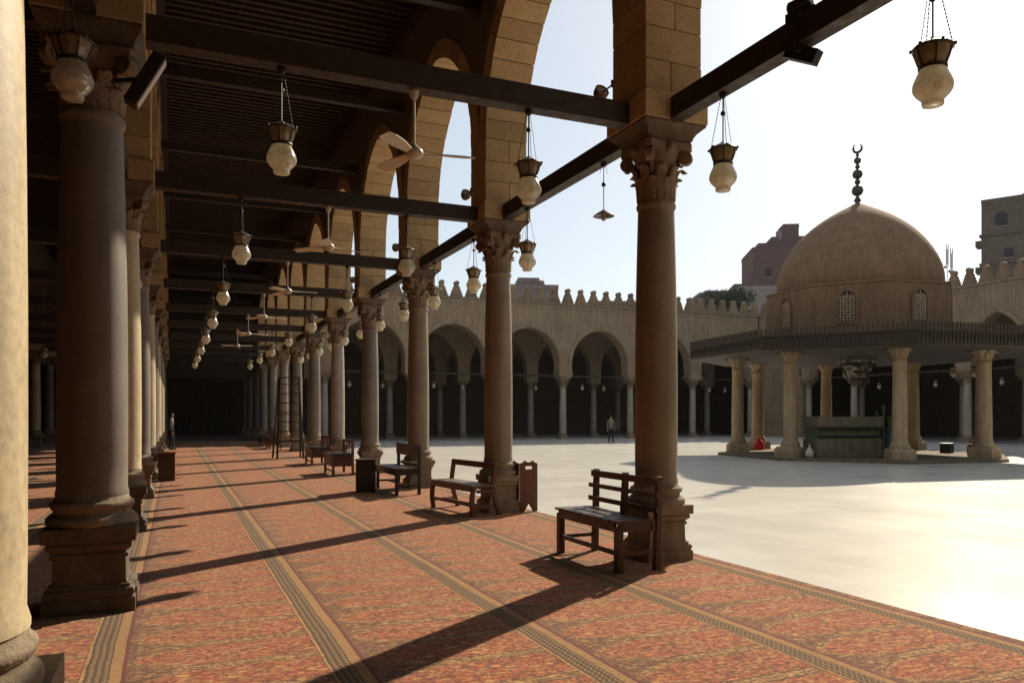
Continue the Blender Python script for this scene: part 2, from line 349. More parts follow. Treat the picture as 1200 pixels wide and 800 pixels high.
# ------------------------------------------------------------------ columns
def leaf_mesh(w=0.10, h=0.24, curl=0.07, flare=0.05):
    m = MB(); rows = 10; vv = []; ff = []
    for j in range(rows):
        s = j / (rows - 1); z = h * (s if s < 0.86 else 0.86 - (s - 0.86) * 0.8); out = 0.012 + flare * s ** 2 + (curl * max(0, (s - 0.55) / 0.45) ** 2)
        hw = w / 2 * (0.75 + 0.5 * math.sin(math.pi * min(1, s * 0.9))) * (1 - 0.55 * max(0, (s - 0.7) / 0.3)) * (1.06 if j % 2 else 0.70)
        vv += [(out - 0.016, -hw, z), (out + 0.010, -hw * 0.55, z), (out + 0.002, 0, z), (out + 0.010, hw * 0.55, z), (out - 0.016, hw, z)]
    n = len(vv); vv += [(x - 0.02, y, z - 0.004) for x, y, z in vv]
    for j in range(rows - 1):
        for i in range(4):
            a = j * 5 + i; ff += [(a, a + 1, a + 6, a + 5), (n + a, n + a + 5, n + a + 6, n + a + 1)]
        a = j * 5; ff += [(a, a + 5, n + a + 5, n + a), (a + 4, n + a + 4, n + a + 9, a + 9)]
    a = (rows - 1) * 5; ff += [(a + i, a + i + 1, n + a + i + 1, n + a + i) for i in range(4)]
    m.add(vv, ff, True); return m
def volute(m, c, ang, r=0.075, w=0.07):
    d = Vector((math.cos(ang), math.sin(ang), 0)); t = Vector((-d.y, d.x, 0)); c = Vector(c)
    m.tube(c - t * w / 2, c + t * w / 2, r, r, 12); m.tube(c - t * (w / 2 + .012), c + t * (w / 2 + .012), r * 0.45, r * 0.45, 8)
    # stalk curving up from the bell
    pts = [c - d * 0.15 + Vector((0, 0, -0.16)), c - d * 0.09 + Vector((0, 0, -0.05)), c - d * 0.02 + Vector((0, 0, 0.055))]
    for a, b in zip(pts, pts[1:]): m.tube(a, b, 0.028, 0.034, 6)

def make_column(sr, ped, zp, zs, zn, zt, shaft_mat, ped_mat, detail, blk=0.40, lab=None, group=None, name='stone_column', n=28, base_mat=None, cap_mat=None, bf=1.0):
    """sr shaft radius at foot; ped half width; zp pedestal top; zs shaft foot; zn neck; zt capital top"""
    c = empty(name, label=lab, cat='column', group=group)
    bm_, cm_ = base_mat or M['base'], cap_mat or M['carved']
    m = MB()
    if zp > 0.35:
        q = zp; p_ = ped
        m.squares([(p_, 0), (p_, .17 * q), (p_ * .95, .172 * q), (p_ * .95, .20 * q), (p_ * .97, .215 * q), (p_ * .975, .245 * q), (p_ * .95, .275 * q), (p_ * .88, .29 * q), (p_ * .88, .325 * q), (p_ * .83, .33 * q), (p_ * .79, .37 * q), (p_ * .78, .64 * q),
                   (p_ * .84, .645 * q), (p_ * .84, .69 * q), (p_ * .80, .692 * q), (p_ * .80, .715 * q), (p_ * .91, .76 * q), (p_ * .925, .80 * q), (p_ * .90, .815 * q), (p_ * .90, .835 * q), (p_ * 1.01, .84 * q), (p_ * 1.01, q)])
    else: m.squares([(ped, 0), (ped, zp)])
    m.build('pedestal', ped_mat, c, bevel=0.0025 if detail else 0)
    hb = zs - zp; r = sr; m = MB()
    F = lambda x: r * (1 + (x - 1) * bf)
    m.lathe([(F(1.30), 0), (F(1.355), .06 * hb), (F(1.385), .14 * hb), (F(1.37), .24 * hb), (F(1.31), .31 * hb), (F(1.24), .33 * hb), (F(1.24), .37 * hb), (F(1.19), .375 * hb), (F(1.135), .42 * hb), (F(1.12), .49 * hb), (F(1.145), .55 * hb), (F(1.20), .57 * hb), (F(1.20), .61 * hb),
             (F(1.235), .63 * hb), (F(1.25), .70 * hb), (F(1.235), .77 * hb), (F(1.17), .80 * hb), (F(1.10), .81 * hb), (F(1.10), .87 * hb), (F(1.06), .88 * hb), (F(1.035), hb)], n, (0, 0, zp)); m.build('base', bm_, c)
    rt = r * 0.86; h = zn - zs; m = MB()
    prof = [(r * 1.04, 0), (r * 1.04, 0.02), (r, 0.06)] + [(r + (rt - r) * (s ** 1.4) + 0.012 * math.sin(math.pi * s), h * s) for s in (0.08, .2, .32, .44, .56, .68, .8, .9, .965)] + [(rt * 1.01, h - .06), (rt * 1.08, h - .05), (rt * 1.10, h - .025), (rt * 1.08, h)]
    m.lathe(prof, n, (0, 0, zs)); m.build('shaft', shaft_mat, c)
    hc = zt - zn; m = MB()
    m.lathe([(rt * 1.02, 0), (rt * 0.98, .1 * hc), (rt * 0.98, .45 * hc), (rt * 1.08, .65 * hc), (rt * 1.3, .84 * hc), (rt * 1.38, .88 * hc)], max(12, n // 2), (0, 0, zn))
    # concave-sided abacus
    A = rt * 1.62; poly = []
    for k in range(4):
        a = math.pi / 4 + k * math.pi / 2
        for da in (-0.07, 0.07): poly.append((A * 1.22 * math.cos(a + da), A * 1.22 * math.sin(a + da)))
        a2 = a + math.pi / 4
        for da in (-0.35, 0, 0.35): rr = A * (0.80 + 0.10 * abs(da) / 0.35); poly.append((rr * math.cos(a2 + da), rr * math.sin(a2 + da)))
    m.prism(poly, lambda u, w, t: (u, w, t), zn + .88 * hc, zt)
    sc = hc / 0.62; lw = rt / 0.195
    l1 = leaf_mesh(0.115 * lw, 0.27 * sc, 0.055 * lw, 0.025); l2 = leaf_mesh(0.115 * lw, 0.42 * sc, 0.085 * lw, 0.05)
    def place(mb, ang, z0, rad):
        ca, sa = math.cos(ang), math.sin(ang)
        return [((x + rad) * ca - y * sa, (x + rad) * sa + y * ca, z + z0) for x, y, z in mb.v]
    spots = [(l1, k * math.pi / 4) for k in range(8)] + [(l2, k * math.pi / 4 + math.pi / 8) for k in range(8)]
    if detail:
        cap = m.build('capital', cm_, c)
        me1, me2 = l1.mesh('acanthus_leaf', cm_), l2.mesh('acanthus_leaf', cm_)
        for (lm, a) in spots:
            o = link('acanthus_leaf', me1 if lm is l1 else me2, cap, (rt * 0.97 * math.cos(a), rt * 0.97 * math.sin(a), zn + 0.035 * sc), a)
        for k in range(4):
            a = math.pi / 4 + k * math.pi / 2; v = MB(); volute(v, (A * 1.02 * math.cos(a), A * 1.02 * math.sin(a), zn + .76 * hc), a, 0.072 * lw, 0.075 * lw); v.build('volute', cm_, cap)
        for k in range(4):
            a = k * math.pi / 2; v = MB(); v.ball((A * 0.84 * math.cos(a), A * 0.84 * math.sin(a), zn + .90 * hc), 0.055 * lw, 8); v.build('rosette', cm_, cap)
    else:
        for (lm, a) in (spots if n > 16 else spots[8:]):
            m.add(place(lm, a, zn + 0.03, rt * 0.97), lm.f, True)
        for k in range(4):
            a = math.pi / 4 + k * math.pi / 2; volute(m, (A * 1.02 * math.cos(a), A * 1.02 * math.sin(a), zn + .76 * hc), a, 0.07 * lw, 0.07 * lw)
        m.build('capital', cm_, c)
    if blk:   # dark spreading slab, then the impost block that carries the pier and takes the tie beams
        m = MB(); m.squares([(A * .84, 0), (A * .84, .03), (A * .88, .032), (A * .90, .06), (A * .97, .10), (blk * .97, .165), (blk * .97, .19)], (0, 0, zt)); m.build('impost_slab', M['pedestal_dark'], c)
        m = MB(); m.squares([(blk, .19), (blk * 1.01, .20), (blk * 1.01, .46), (blk * .98, .475)], (0, 0, zt)); m.build('impost', M['ashlar'], c, bevel=0.012 if detail else 0)
    return c

g_edge = 'columns along the courtyard edge of the aisle'
near_lab = {-1: 'granite column on the courtyard edge, before the one behind the slatted bench',
            0: 'tan granite column behind the slatted wooden bench on the courtyard edge',
            1: 'pinkish granite column beside the folding stand with handle slots',
            2: 'column behind the bench with the solid top board and small cabinet',
            3: 'column behind the bench with a boarded apron and slatted back, next to the small cabinet',
            4: 'veined column behind the second boarded bench on the courtyard edge',
            5: 'column just behind the wooden step ladder on its near side'}
edge_mats = ['granite_brown', 'granite_brown', 'granite_brown', 'granite_grey', 'marble_veined', 'granite_grey']
ZIMP = 5.04
far_label = 'grey column in the unlit far end of the courtyard arcade, past the ladder'
for k in range(-1, 13):
    near = k in (0, 1, 2)
    if k <= 5:
        c = make_column(0.232 if k < 4 else 0.225, 0.29, 0.60, 0.84, 3.93, 4.56, M[edge_mats[max(0, k)]], M['base'], near, 0.40, near_lab[k], g_edge, n=32 if k < 4 else 20)
        if k == 5: far_proto = c
    else:
        c = copy_tree(far_proto, label=far_label, group=g_edge)
    c.location = (XR, YK(k), 0.012)
g_in = 'columns between the aisle and the side aisle'
in_lab = {-1: 'cream sunlit column with a rounded base, cut off beside the shaded grey column',
          0: 'thick grey granite column in shade on a tall dark pedestal',
          1: 'slim cream column just behind the thick grey column'}
specs = {-1: (0.275, 0.335, .77, .95, 'marble_cream', 'base'), 0: (0.265, 0.335, 0.68, 0.93, 'granite_grey', 'pedestal_dark'), 1: (0.232, 0.30, 0.60, 0.84, 'marble_cream', 'pedestal_dark')}
for k in range(-1, 13):
    if k in specs:
        sr, pd, zp, zs, sm, pm = specs[k]
        c = make_column(sr, pd, zp, zs, 4.10 if k else 4.06, 4.56, M[sm], M[pm], k in (0, 1), 0.40, in_lab[k], g_in, n=40, bf=.45 if k < 0 else .8)
    elif k == 2:
        c = make_column(0.232, 0.30, 0.60, 0.84, 4.05, 4.56, M['granite_grey'], M['base'], False, 0.40, 'slim grey column between the slim cream column and the brown box', g_in, n=20); in_proto = c
    elif k == 3:
        c = make_column(0.232, 0.30, 0.60, 0.84, 4.05, 4.56, M['marble_cream'], M['base'], False, 0.40, 'slim cream column standing right behind the plain brown box', g_in, n=20); in_proto2 = c
    else: c = copy_tree(in_proto if k % 2 == 0 else in_proto2, label='slim column in the receding inner row past the brown box')
    c.location = (XL - (.035 if k < 0 else (-.025 if k == 0 else 0)), YK(k), 0.012)
for k in range(3, 13):
    c = copy_tree(in_proto if k % 2 else in_proto2, (XLL, YK(k), 0.012), label='dim column in the far row of the dark side aisle', group='columns in the side aisle')

# ------------------------------------------------------------------ arches
class Arch:
    def __init__(s, a, zst, apex):
        s.a = a; s.zst = zst; rise = apex - zst; s.R = (rise * rise + a * a) / (2 * a); s.c = s.R - a; s.th = math.acos(s.c / s.R)
    def z(s, u, off=0.0):
        q = (s.R + off) ** 2 - (abs(u) + s.c) ** 2
        return s.zst + math.sqrt(max(0, q))
def fnY(x): return lambda u, w, z: (x + w, u, z)      # wall running along Y
def fnX(y): return lambda u, w, z: (u, y + w, z)      # wall running along X
def arch_core(m, fn, cs, pw, zbot, zst, apex, top, t, n=20, inset=0.0):
    """solid wall on piers centred at cs with pointed arches between"""
    def quad8(u0, u1, za0, za1, zb):
        m.hexa([fn(u0, -t, za0), fn(u1, -t, za1), fn(u1, t, za1), fn(u0, t, za0), fn(u0, -t, zb), fn(u1, -t, zb), fn(u1, t, zb), fn(u0, t, zb)])
    for c in cs: quad8(c - pw + inset, c + pw - inset, zbot, zbot, top)
    for c0, c1 in zip(cs, cs[1:]):
        mid = (c0 + c1) / 2; a = (c1 - c0) / 2 - pw; A = Arch(a, zst, apex)
        us = [-(a + inset) * math.cos(math.pi * i / n) for i in range(n + 1)]
        for u0, u1 in zip(us, us[1:]): quad8(mid + u0, mid + u1, A.z(u0, inset), A.z(u1, inset), top)
PW, T = 0.34, 0.36
ZST, APEX = 6.05, 8.38
def stones(parent, fn, c0, c1, t, joined=None, depth=0.33, course=0.30, zbot=ZIMP, both=True):
    """arch ring of voussoirs over one bay"""
    mid = (c0 + c1) / 2; a = (c1 - c0) / 2 - PW; A = Arch(a, ZST, APEX); nn = round(A.R * A.th / course)
    for sgn in (-1, 1):
        for i in range(nn):
            g = 0.004 / A.R; p0 = A.th * i / nn + g; p1 = A.th * (i + 1) / nn - g; j = random.uniform(-0.006, 0.004); jt = random.uniform(-0.006, 0.004)
            def P(p, r): return mid + sgn * (-A.c + r * math.cos(p)), A.zst + r * math.sin(p)
            r0, r1 = A.R + j, A.R + depth
            (ua, za), (ub, zb), (uc, zc), (ud, zd) = P(p0, r0), P(p0, r1), P(p1, r1), P(p1, r0)
            tt = t + jt
            pts = [fn(ua, -tt, za), fn(ub, -tt, zb), fn(ub, tt, zb), fn(ua, tt, za), fn(ud, -tt, zd), fn(uc, -tt, zc), fn(uc, tt, zc), fn(ud, tt, zd)]
            if joined is not None: joined.hexa(pts)
            else: m = MB(); m.hexa(pts); m.build('voussoir', M['ashlar'], parent, bevel=0.008)
def pier_stones(parent, fn, c, t, joined=None, zbot=ZIMP):
    z = zbot; i = 0
    while z < ZST - 0.05:
        h = min(random.uniform(0.29, 0.36), ZST - z)
        if ZST - z - h < 0.12: h = ZST - z
        ju = random.uniform(-0.005, 0.006); jt = random.uniform(-0.005, 0.006); u, tt = PW + ju, t + jt; z0, z1 = z + 0.004, z + h - 0.004
        splits = [(-u, u, -tt, tt)] if i % 2 else [(-u, u, -tt, random.uniform(-.1, .12))]
        if not i % 2: splits.append((-u + 0.004, u - 0.004, splits[0][3] + 0.008, tt))
        for (u0, u1, w0, w1) in splits:
            pts = [fn(c + u0, w0, z0), fn(c + u1, w0, z0), fn(c + u1, w1, z0), fn(c + u0, w1, z0), fn(c + u0, w0, z1), fn(c + u1, w0, z1), fn(c + u1, w1, z1), fn(c + u0, w1, z1)]
            if joined is not None: joined.hexa(pts)
            else: m = MB(); m.hexa(pts); m.build('stone_block', M['ashlar'], parent, bevel=0.01)
        z += h; i += 1
def row_wall(X, k0, k1, near, label):
    w = empty('arcade_wall', (0, 0, 0), label=label, cat='wall'); fn = fnY(X); cs = [YK(k) for k in range(k0, k1 + 1)]
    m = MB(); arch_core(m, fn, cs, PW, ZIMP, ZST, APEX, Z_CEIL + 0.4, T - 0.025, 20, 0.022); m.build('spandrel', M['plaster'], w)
    jm = MB()
    for k in range(k0, k1 + 1):
        pier_stones(w, fn, YK(k), T, None if k in near else jm)
        if k < k1: stones(w, fn, YK(k), YK(k + 1), T, None if k in near else jm)
    o = jm.build('far_voussoir', M['ashlar'], w); tag(o, kind='stuff')
    return w
row_wall(XR, -2, 13, (0, 1, 2, 3), 'row of tall pointed stone arches opening from the aisle to the sunlit courtyard')
row_wall(XL, -2, 13, (0, 1), 'row of pointed arches between the carpeted aisle and the dark side aisle')
w = empty('arcade_wall', label='dim row of pointed arches on the far side of the side aisle', cat='wall')
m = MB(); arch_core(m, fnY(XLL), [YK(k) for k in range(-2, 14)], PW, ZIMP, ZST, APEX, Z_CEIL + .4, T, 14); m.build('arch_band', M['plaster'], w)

# enclosing walls of the prayer hall
m = MB(); m.b2(-16.6, -16, -10, 68, -0.3, 10.4); tag(m.build('hall_side_wall', M['plaster']), 'plastered end wall of the dark prayer hall behind the side aisle', 'wall')
m = MB(); m.b2(-16, 63, 68, 68.6, -0.3, 10.4); tag(m.build('hall_back_wall', M['plaster']), 'plain plastered rear wall deep inside the far portico', 'wall')
m = MB(); m.b2(-16, 5.3, -10.6, -10, -0.3, 10.4); tag(m.build('hall_near_wall', M['plaster']), 'unseen plastered wall closing the aisle behind the viewer, added to keep it dark', 'wall')  # out of view, added to keep the hall dark
m = MB(); m.b2(62.5, 63, 3, 68, -0.3, 10.4); tag(m.build('portico_side_wall', M['plaster']), 'plain plastered rear wall deep inside the portico behind the pavilion', 'wall')

# ------------------------------------------------------------------ timber ceiling
ce = empty('timber_ceiling', label='dark reddish timber ceiling of close joists over the carpeted aisle', cat='ceiling')
m = MB(); m.b2(-16.6, 5.3, -10.6, 68.6, Z_CEIL + 0.16, Z_CEIL + 0.5); m.build('board', M['board'], ce)
m = MB(); m.b2(XL + T - 0.03, XR - T + 0.03, -0.055, 0.055, 0, 0.17); jme = m.mesh('joist', M['joist'])
y = 9.0; i = 0
while y < 67:
    link('joist', jme, ce, (0, y, Z_CEIL + random.uniform(-0.006, 0.006))); y += 0.25
m = MB(); y = -10
while y < 67:
    m.b2(-16, XLL - T, y, y + .11, Z_CEIL, Z_CEIL + .17); m.b2(XLL + T, XL - T, y, y + .11, Z_CEIL, Z_CEIL + .17)
    if y < 8.9: m.b2(XL + T, XR - T, y, y + .11, Z_CEIL, Z_CEIL + .17)
    y += 0.25
tag(m.build('side_joist', M['joist'], ce), kind='stuff')
m = MB()
for x0, x1 in ((XL + T - .02, XL + T + .12), (XR - T - .12, XR - T + .02)): m.b2(x0, x1, -10, 68, Z_CEIL - 0.22, Z_CEIL - 0.004)
m.build('wall_plate', M['joist'], ce)

# ------------------------------------------------------------------ tie beams
ANCH = {-1: 'beside the cream sunlit column', 0: 'at the slatted bench', 1: 'at the folding stand', 2: 'at the cabinet bench', 3: 'at the first low apron bench', 4: 'at the second low apron bench', 5: 'at the step ladder'}
def anch(base, k, far): return base + ' ' + ANCH.get(k, far)
ZB0, ZB1 = 4.76, 4.99
m = MB(); L = XR - XL - 0.70; m.b2(-L / 2, L / 2, -0.09, 0.09, ZB0 + .005, ZB1 + .005); bx = m.mesh('tie_beam', M['beam'])
m = MB(); m.b2(-L / 2 - .04, L / 2 + .04, -0.08, 0.08, 8.2, 8.40); bu = m.mesh('upper_tie_beam', M['beam'])
m = MB(); m.b2(-0.085, 0.085, -(PY - 0.7) / 2, (PY - 0.7) / 2, ZB0, ZB1); by = m.mesh('tie_beam', M['beam'])
xm = (XR + XL) / 2
for k in range(-1, 13):
    o = link('cross_tie_beam', bx, None, (xm, YK(k), 0)); tag(o, anch('dark tie beam across the aisle', k, 'in the dim stretch past the ladder'), 'beam', 'lower tie beams across the aisle')
    if k >= 1: tag(link('upper_cross_beam', bu, None, (xm, YK(k), 0)), anch('high upper beam across the aisle', k, 'in the dim stretch past the ladder'), 'beam', 'upper beams across the aisle')
    if k >= 0:
        tag(link('cross_tie_beam', bx, None, ((XL + XLL) / 2, YK(k), 0)), 'dark wooden tie beam across the side aisle', 'beam', 'tie beams across the side aisle')
for k in range(-2, 12):
    o = link('edge_tie_beam', by, None, (XR, YK(k) + PY / 2, 0)); tag(o, anch('courtyard-edge tie beam leaving the column', k, 'in the dim stretch past the ladder'), 'beam', 'tie beams along the courtyard arches')
    if k >= -1: tag(link('inner_tie_beam', by, None, (XL, YK(k) + PY / 2, 0)), anch('inner-row tie beam leaving the column', k, 'in the dim stretch past the ladder'), 'beam', 'tie beams along the inner arches')

# ------------------------------------------------------------------ hanging lamps, origin at the beam's underside
def make_lamp():
    e = empty('mosque_lamp', cat='lamp'); 
    m = MB(); m.tube((0, 0, 0.02), (0, 0, -0.50), 0.007, n=6); m.ball((0, 0, -0.20), 0.026, 8); m.lathe([(0.035, 0), (0.045, -.02), (0.02, -.05)], 8, (0, 0, 0.0)); m.build('rod', M['iron'], e)
    for k in range(3):
        a = k * 2.094 + 0.4; m = MB(); n_ = 9; p0 = Vector((0.02 * math.cos(a), 0.02 * math.sin(a), -0.03)); p1 = Vector((0.125 * math.cos(a), 0.125 * math.sin(a), -0.555)); 
        for i in range(n_ * 2):
            q0 = p0.lerp(p1, i / (n_ * 2)); q1 = p0.lerp(p1, (i + 0.75) / (n_ * 2)); m.tube(q0, q1, 0.0042, n=4)
        m.build('chain', M['iron'], e)
    m = MB(); m.lathe([(0.012, -0.475), (0.03, -0.492), (0.132, -0.545), (0.142, -0.556), (0.137, -0.567), (0.12, -0.566)], 12, a0=.2, smooth=False); 
    for k in range(6): a = .46 + k * math.pi / 3; m.ball((0.14 * math.cos(a), 0.14 * math.sin(a), -0.55), 0.014, 6)
    m.build('cap', M['bronze'], e)
    m = MB(); m.lathe([(0.128, -0.566), (0.112, -0.62), (0.092, -0.668), (0.085, -0.69)], 12, a0=.2, smooth=False, cap=False); cr = m.build('crown', M['crown_glass'], e)
    for k in range(6):
        a = .2 + k * math.pi / 3; m = MB()
        m.bar((0.129 * math.cos(a), 0.129 * math.sin(a), -0.566), (0.087 * math.cos(a), 0.087 * math.sin(a), -0.69), 0.012); m.build('rib', M['bronze'], cr)
    m = MB(); m.lathe([(0.088, -0.682), (0.097, -0.688), (0.097, -0.702), (0.088, -0.708)], 16); m.build('collar', M['iron'], e)
    m = MB(); m.lathe([(0.086, -0.706), (0.096, -0.725), (0.112, -0.76), (0.129, -0.80), (0.135, -0.828), (0.131, -0.852), (0.114, -0.882), (0.092, -0.905), (0.075, -0.922), (0.072, -0.93)], 20, cap=False); gb = m.build('globe', M['globe'], e)
    m = MB(); m.lathe([(0.072, -0.93), (0.074, -0.945), (0.070, -0.962), (0.03, -0.966), (0.001, -0.968)], 16, cap=False); m.build('foot', M['globe'], gb)
    return e
lamp0 = make_lamp(); used = [False]
def lamp(x, y, label, group):
    if not used[0]:
        used[0] = True; o = lamp0; KIDS[o.name] = list(o.children); o.location = (x, y, ZB0); tag(o, label, None, group); return
    copy_tree(lamp0, (x, y, ZB0), random.uniform(0, 6.28), label, group)
for k in range(0, 8):
    lamp(0.90, YK(k), anch('cream glass lamp, inner side of the cross beam', k, 'past the ladder'), 'lamps on the cross beams, inner side')
    lamp(3.38, YK(k), anch('cream glass lamp, courtyard side of the cross beam', k, 'past the ladder'), 'lamps on the cross beams, courtyard side')
for k in range(-1, 6):
    for s in (1, -1):
        y = YK(k) + (1.16 if s > 0 else PY - 1.16)
        if k == 0 and s > 0: continue           # the bare shade hangs here
        lab = anch('courtyard-edge glass lamp ' + ('just past' if s > 0 else 'just before'), k + (0 if s > 0 else 1), 'the far columns past the ladder').replace(' at ', ' the column at ')
        if k == -1 and s > 0: lab = 'large cream glass mosque lamp alone against the sky above the crescent finial'
        if k == -1 and s < 0: lab = 'cream glass mosque lamp against the sky beside the capital of the bench column'
        lamp(XR, y, lab, 'lamps along the courtyard arches')
lamp(XL, YK(-1) + PY - 1.16, 'dim glass mosque lamp before the carved capital of the thick grey column', 'lamps along the inner arches')
for k in (1, 2, 3, 4): lamp(XL, YK(k) + PY - 1.16, 'dim glass mosque lamp on the inner beams behind the slim columns', 'lamps along the inner arches')
for k in (6, 7, 8): lamp((XL + XLL) / 2 - 1.2, YK(k), 'dim glass mosque lamp hung in the dark side aisle', 'lamps in the side aisle')
# bare bulb under a flat tin shade
e = empty('pendant_light', (XR, YK(0) + 1.16, ZB0), label='bare bulb under a flat conical metal shade hung from the edge beam', cat='lamp')
m = MB(); m.tube((0, 0, .02), (0, 0, -0.60), 0.006, n=6); m.ball((0, 0, -0.27), 0.03, 8); m.lathe([(0.035, 0), (0.045, -.02), (0.02, -.05)], 8); m.build('rod', M['iron'], e)
for sx in (-1, 1): m = MB(); m.tube((sx * .03, 0, 0), (sx * .05, 0, -.13), 0.003, n=4); m.build('wire', M['iron'], e)
m = MB(); m.lathe([(0.012, -0.585), (0.035, -0.60), (0.12, -0.655), (0.135, -0.67), (0.118, -0.662), (0.02, -0.62)], 18, cap=False); m.build('shade', M['bronze'], e)
m = MB(); m.lathe([(0.018, -0.62), (0.02, -0.66), (0.032, -0.69), (0.028, -0.715), (0.004, -0.73)], 10); m.build('bulb', M['globe'], e)

# ------------------------------------------------------------------ ceiling fans at beam centres
def make_fan():
    e = empty('ceiling_fan', cat='fan')
    m = MB(); m.tube((0, 0, 0.01), (0, 0, -0.56), 0.013, n=8); m.lathe([(0.05, 0), (0.045, -.05), (0.02, -.09)], 10); m.build('rod', M['fan'], e)
    m = MB(); m.lathe([(0.02, -0.52), (0.05, -0.55), (0.085, -0.58), (0.092, -0.615), (0.075, -0.645), (0.035, -0.66), (0.005, -0.665)], 16); m.build('motor', M['fan'], e)
    bl = MB(); n_ = 5; vv = []
    for i in range(n_ + 1):
        s = i / n_; x = 0.10 + s * 0.50; w = 0.028 + 0.045 * min(1, s * 2.2) - (0.02 if i == n_ else 0); z = -0.612 - 0.012 * s
        vv += [(x, -w, z - 0.014), (x, w, z + 0.014), (x, w, z + 0.022), (x, -w, z - 0.006)]
    ff = [tuple(range(3, -1, -1)), tuple(range(n_ * 4, n_ * 4 + 4))]
    for i in range(n_):
        for j in range(4): ff.append((i * 4 + j, i * 4 + (j + 1) % 4, i * 4 + 4 + (j + 1) % 4, i * 4 + 4 + j))
    bl.add(vv, ff); me = bl.mesh('blade', M['fan'])
    for k in range(3): link('blade', me, e, rz=R_(-30 + 120 * k))
    return e
fan0 = make_fan(); KIDS[fan0.name] = list(fan0.children)
for k in range(0, 6):
    a = {0: R_(17), 1: R_(45)}.get(k, random.uniform(0, 2))
    lb = anch('cream three-bladed ceiling fan on the cross beam', k, 'past the ladder')
    if k == 0: tag(fan0, lb, None, 'ceiling fans down the aisle'); fan0.location = (xm, YK(0), ZB0); fan0.rotation_euler.z = a
    else: copy_tree(fan0, (xm, YK(k), ZB0), a, lb, 'ceiling fans down the aisle')

# ------------------------------------------------------------------ spotlights on the piers, flood light, loudspeaker
def spot(loc, rz, label, group):
    e = empty('spotlight', loc, rz, label, 'spotlight', group)
    m = MB(); m.tube((0, 0, 0), (0.26, 0, 0), 0.010, n=6); m.box((0.005, 0, 0), (0.02, 0.06, 0.08)); m.build('bracket', M['iron'], e)
    m = MB(); q = Matrix.Translation((0.31, 0, 0.0)) @ Matrix.Rotation(R_(-60), 4, 'Y'); b = MB(); b.lathe([(0.02, -.08), (0.06, -.06), (0.085, -.01), (0.09, 0.06), (0.082, 0.062), (0.07, 0.02)], 14)
    m.add([q @ Vector(v) for v in b.v], b.f, True); hd = m.build('housing', M['rust'], e)
    b = MB(); b.lathe([(0.08, 0.045), (0.001, 0.052)], 14, cap=False); m = MB(); m.add([q @ Vector(v) for v in b.v], b.f, True); m.build('lens', M['grey'], hd)
for k in (0, 1, 2, 3): spot((XR - T + 0.02, YK(k) + PW + 0.005, 5.38), R_(90), anch('small round spotlight on the courtyard pier', k, 'far on'), 'spotlights on the courtyard piers')
e = empty('flood_light', (XR, 5.15, ZB1), R_(-70), label='black flood light clamped on the edge beam against the sky', cat='spotlight')
m = MB(); m.box((0, 0, 0.03), (0.26, 0.12, 0.07)); m.box((0, 0, -0.30), (0.30, 0.10, 0.12), ry=0.5); m.box((0, .0, -0.13), (0.03, 0.21, 0.34)); m.build('clamp', M['iron'], e)
m = MB(); m.tube((-0.10, 0, 0.11), (0.07, 0, 0.15), 0.075, 0.055, 14); m.build('housing', M['iron'], e)
m = MB(); m.tube((-0.118, 0, 0.108), (-0.10, 0, 0.11), 0.062, 0.07, 14); m.build('lens', M['grey'], e)
e = empty('flood_light', (XR - 0.05, YK(1) + 0.95, ZB1), R_(40), label='dark box flood light on the beam behind the pinkish granite column', cat='spotlight')
m = MB(); m.box((0, 0, 0.10), (0.30, 0.16, 0.18)); m.build('housing', M['iron'], e)
m = MB(); m.tube((0, 0, -0.01), (0, 0, 0.05), 0.03, n=8); m.build('clamp', M['iron'], e)
e = empty('column_speaker', (-0.21, 6.80, 4.24), label='slim box loudspeaker tilted off the capital of the thick grey column', cat='loudspeaker')
m = MB(); m.box((0, 0, 0), (0.10, 0.14, 0.46), ry=R_(28)); m.build('cabinet', M['iron'], e, bevel=0.008)
m = MB(); m.box((0.046, 0, -0.026), (0.012, 0.12, 0.43), ry=R_(28)); m.build('grille', M['white'], e)
m = MB(); m.bar((-0.22, 0.12, 0.0), (-0.03, 0.0, 0.0), 0.03); m.build('bracket', M['iron'], e)

# ------------------------------------------------------------------ benches and other furniture
def lift(): return 0.012
# slatted bench: local x depth (front at 0), y length
e = empty('slatted_bench', (4.06, 6.72, lift()), label='dark slatted wooden bench with open rail back before the tan granite column', cat='bench')
LB, DB = 1.36, 0.50
for y in (0.04, LB - 0.04):
    m = MB(); m.b2(0, 0.07, y - .04, y + .04, 0, 0.46); m.build('leg', M['bench'], e, bevel=0.004)
for y in (0.04, LB / 2, LB - 0.04):
    m = MB(); z0 = 0 if y != LB / 2 else 0.40
    m.hexa([(DB - .05, y - .035, z0), (DB + .02, y - .035, z0), (DB + .02, y + .035, z0), (DB - .05, y + .035, z0), (DB - .015, y - .035, .955), (DB + .035, y - .035, .955), (DB + .035, y + .035, .955), (DB - .015, y + .035, .955)])
    m.build('leg' if z0 == 0 else 'back_post', M['bench'], e, bevel=0.004)
for i in range(9):
    y0 = -0.015 + i * (LB + .03) / 9; m = MB(); m.b2(-0.02, DB - .06, y0 + .010, y0 + (LB + .03) / 9 - .012, 0.50 - random.uniform(0, .004), 0.522 + random.uniform(0, .007)); m.build('seat_slat', M['bench'], e, bevel=0.003)
m = MB(); m.b2(0.0, 0.035, 0.075, LB - .075, 0.41, 0.499); m.b2(DB - .10, DB - .055, 0, LB, 0.41, 0.499); m.b2(.02, DB - .1, 0.01, .045, .41, .499); m.b2(.02, DB - .1, LB - .045, LB - .01, .41, .499); m.build('apron', M['bench'], e)
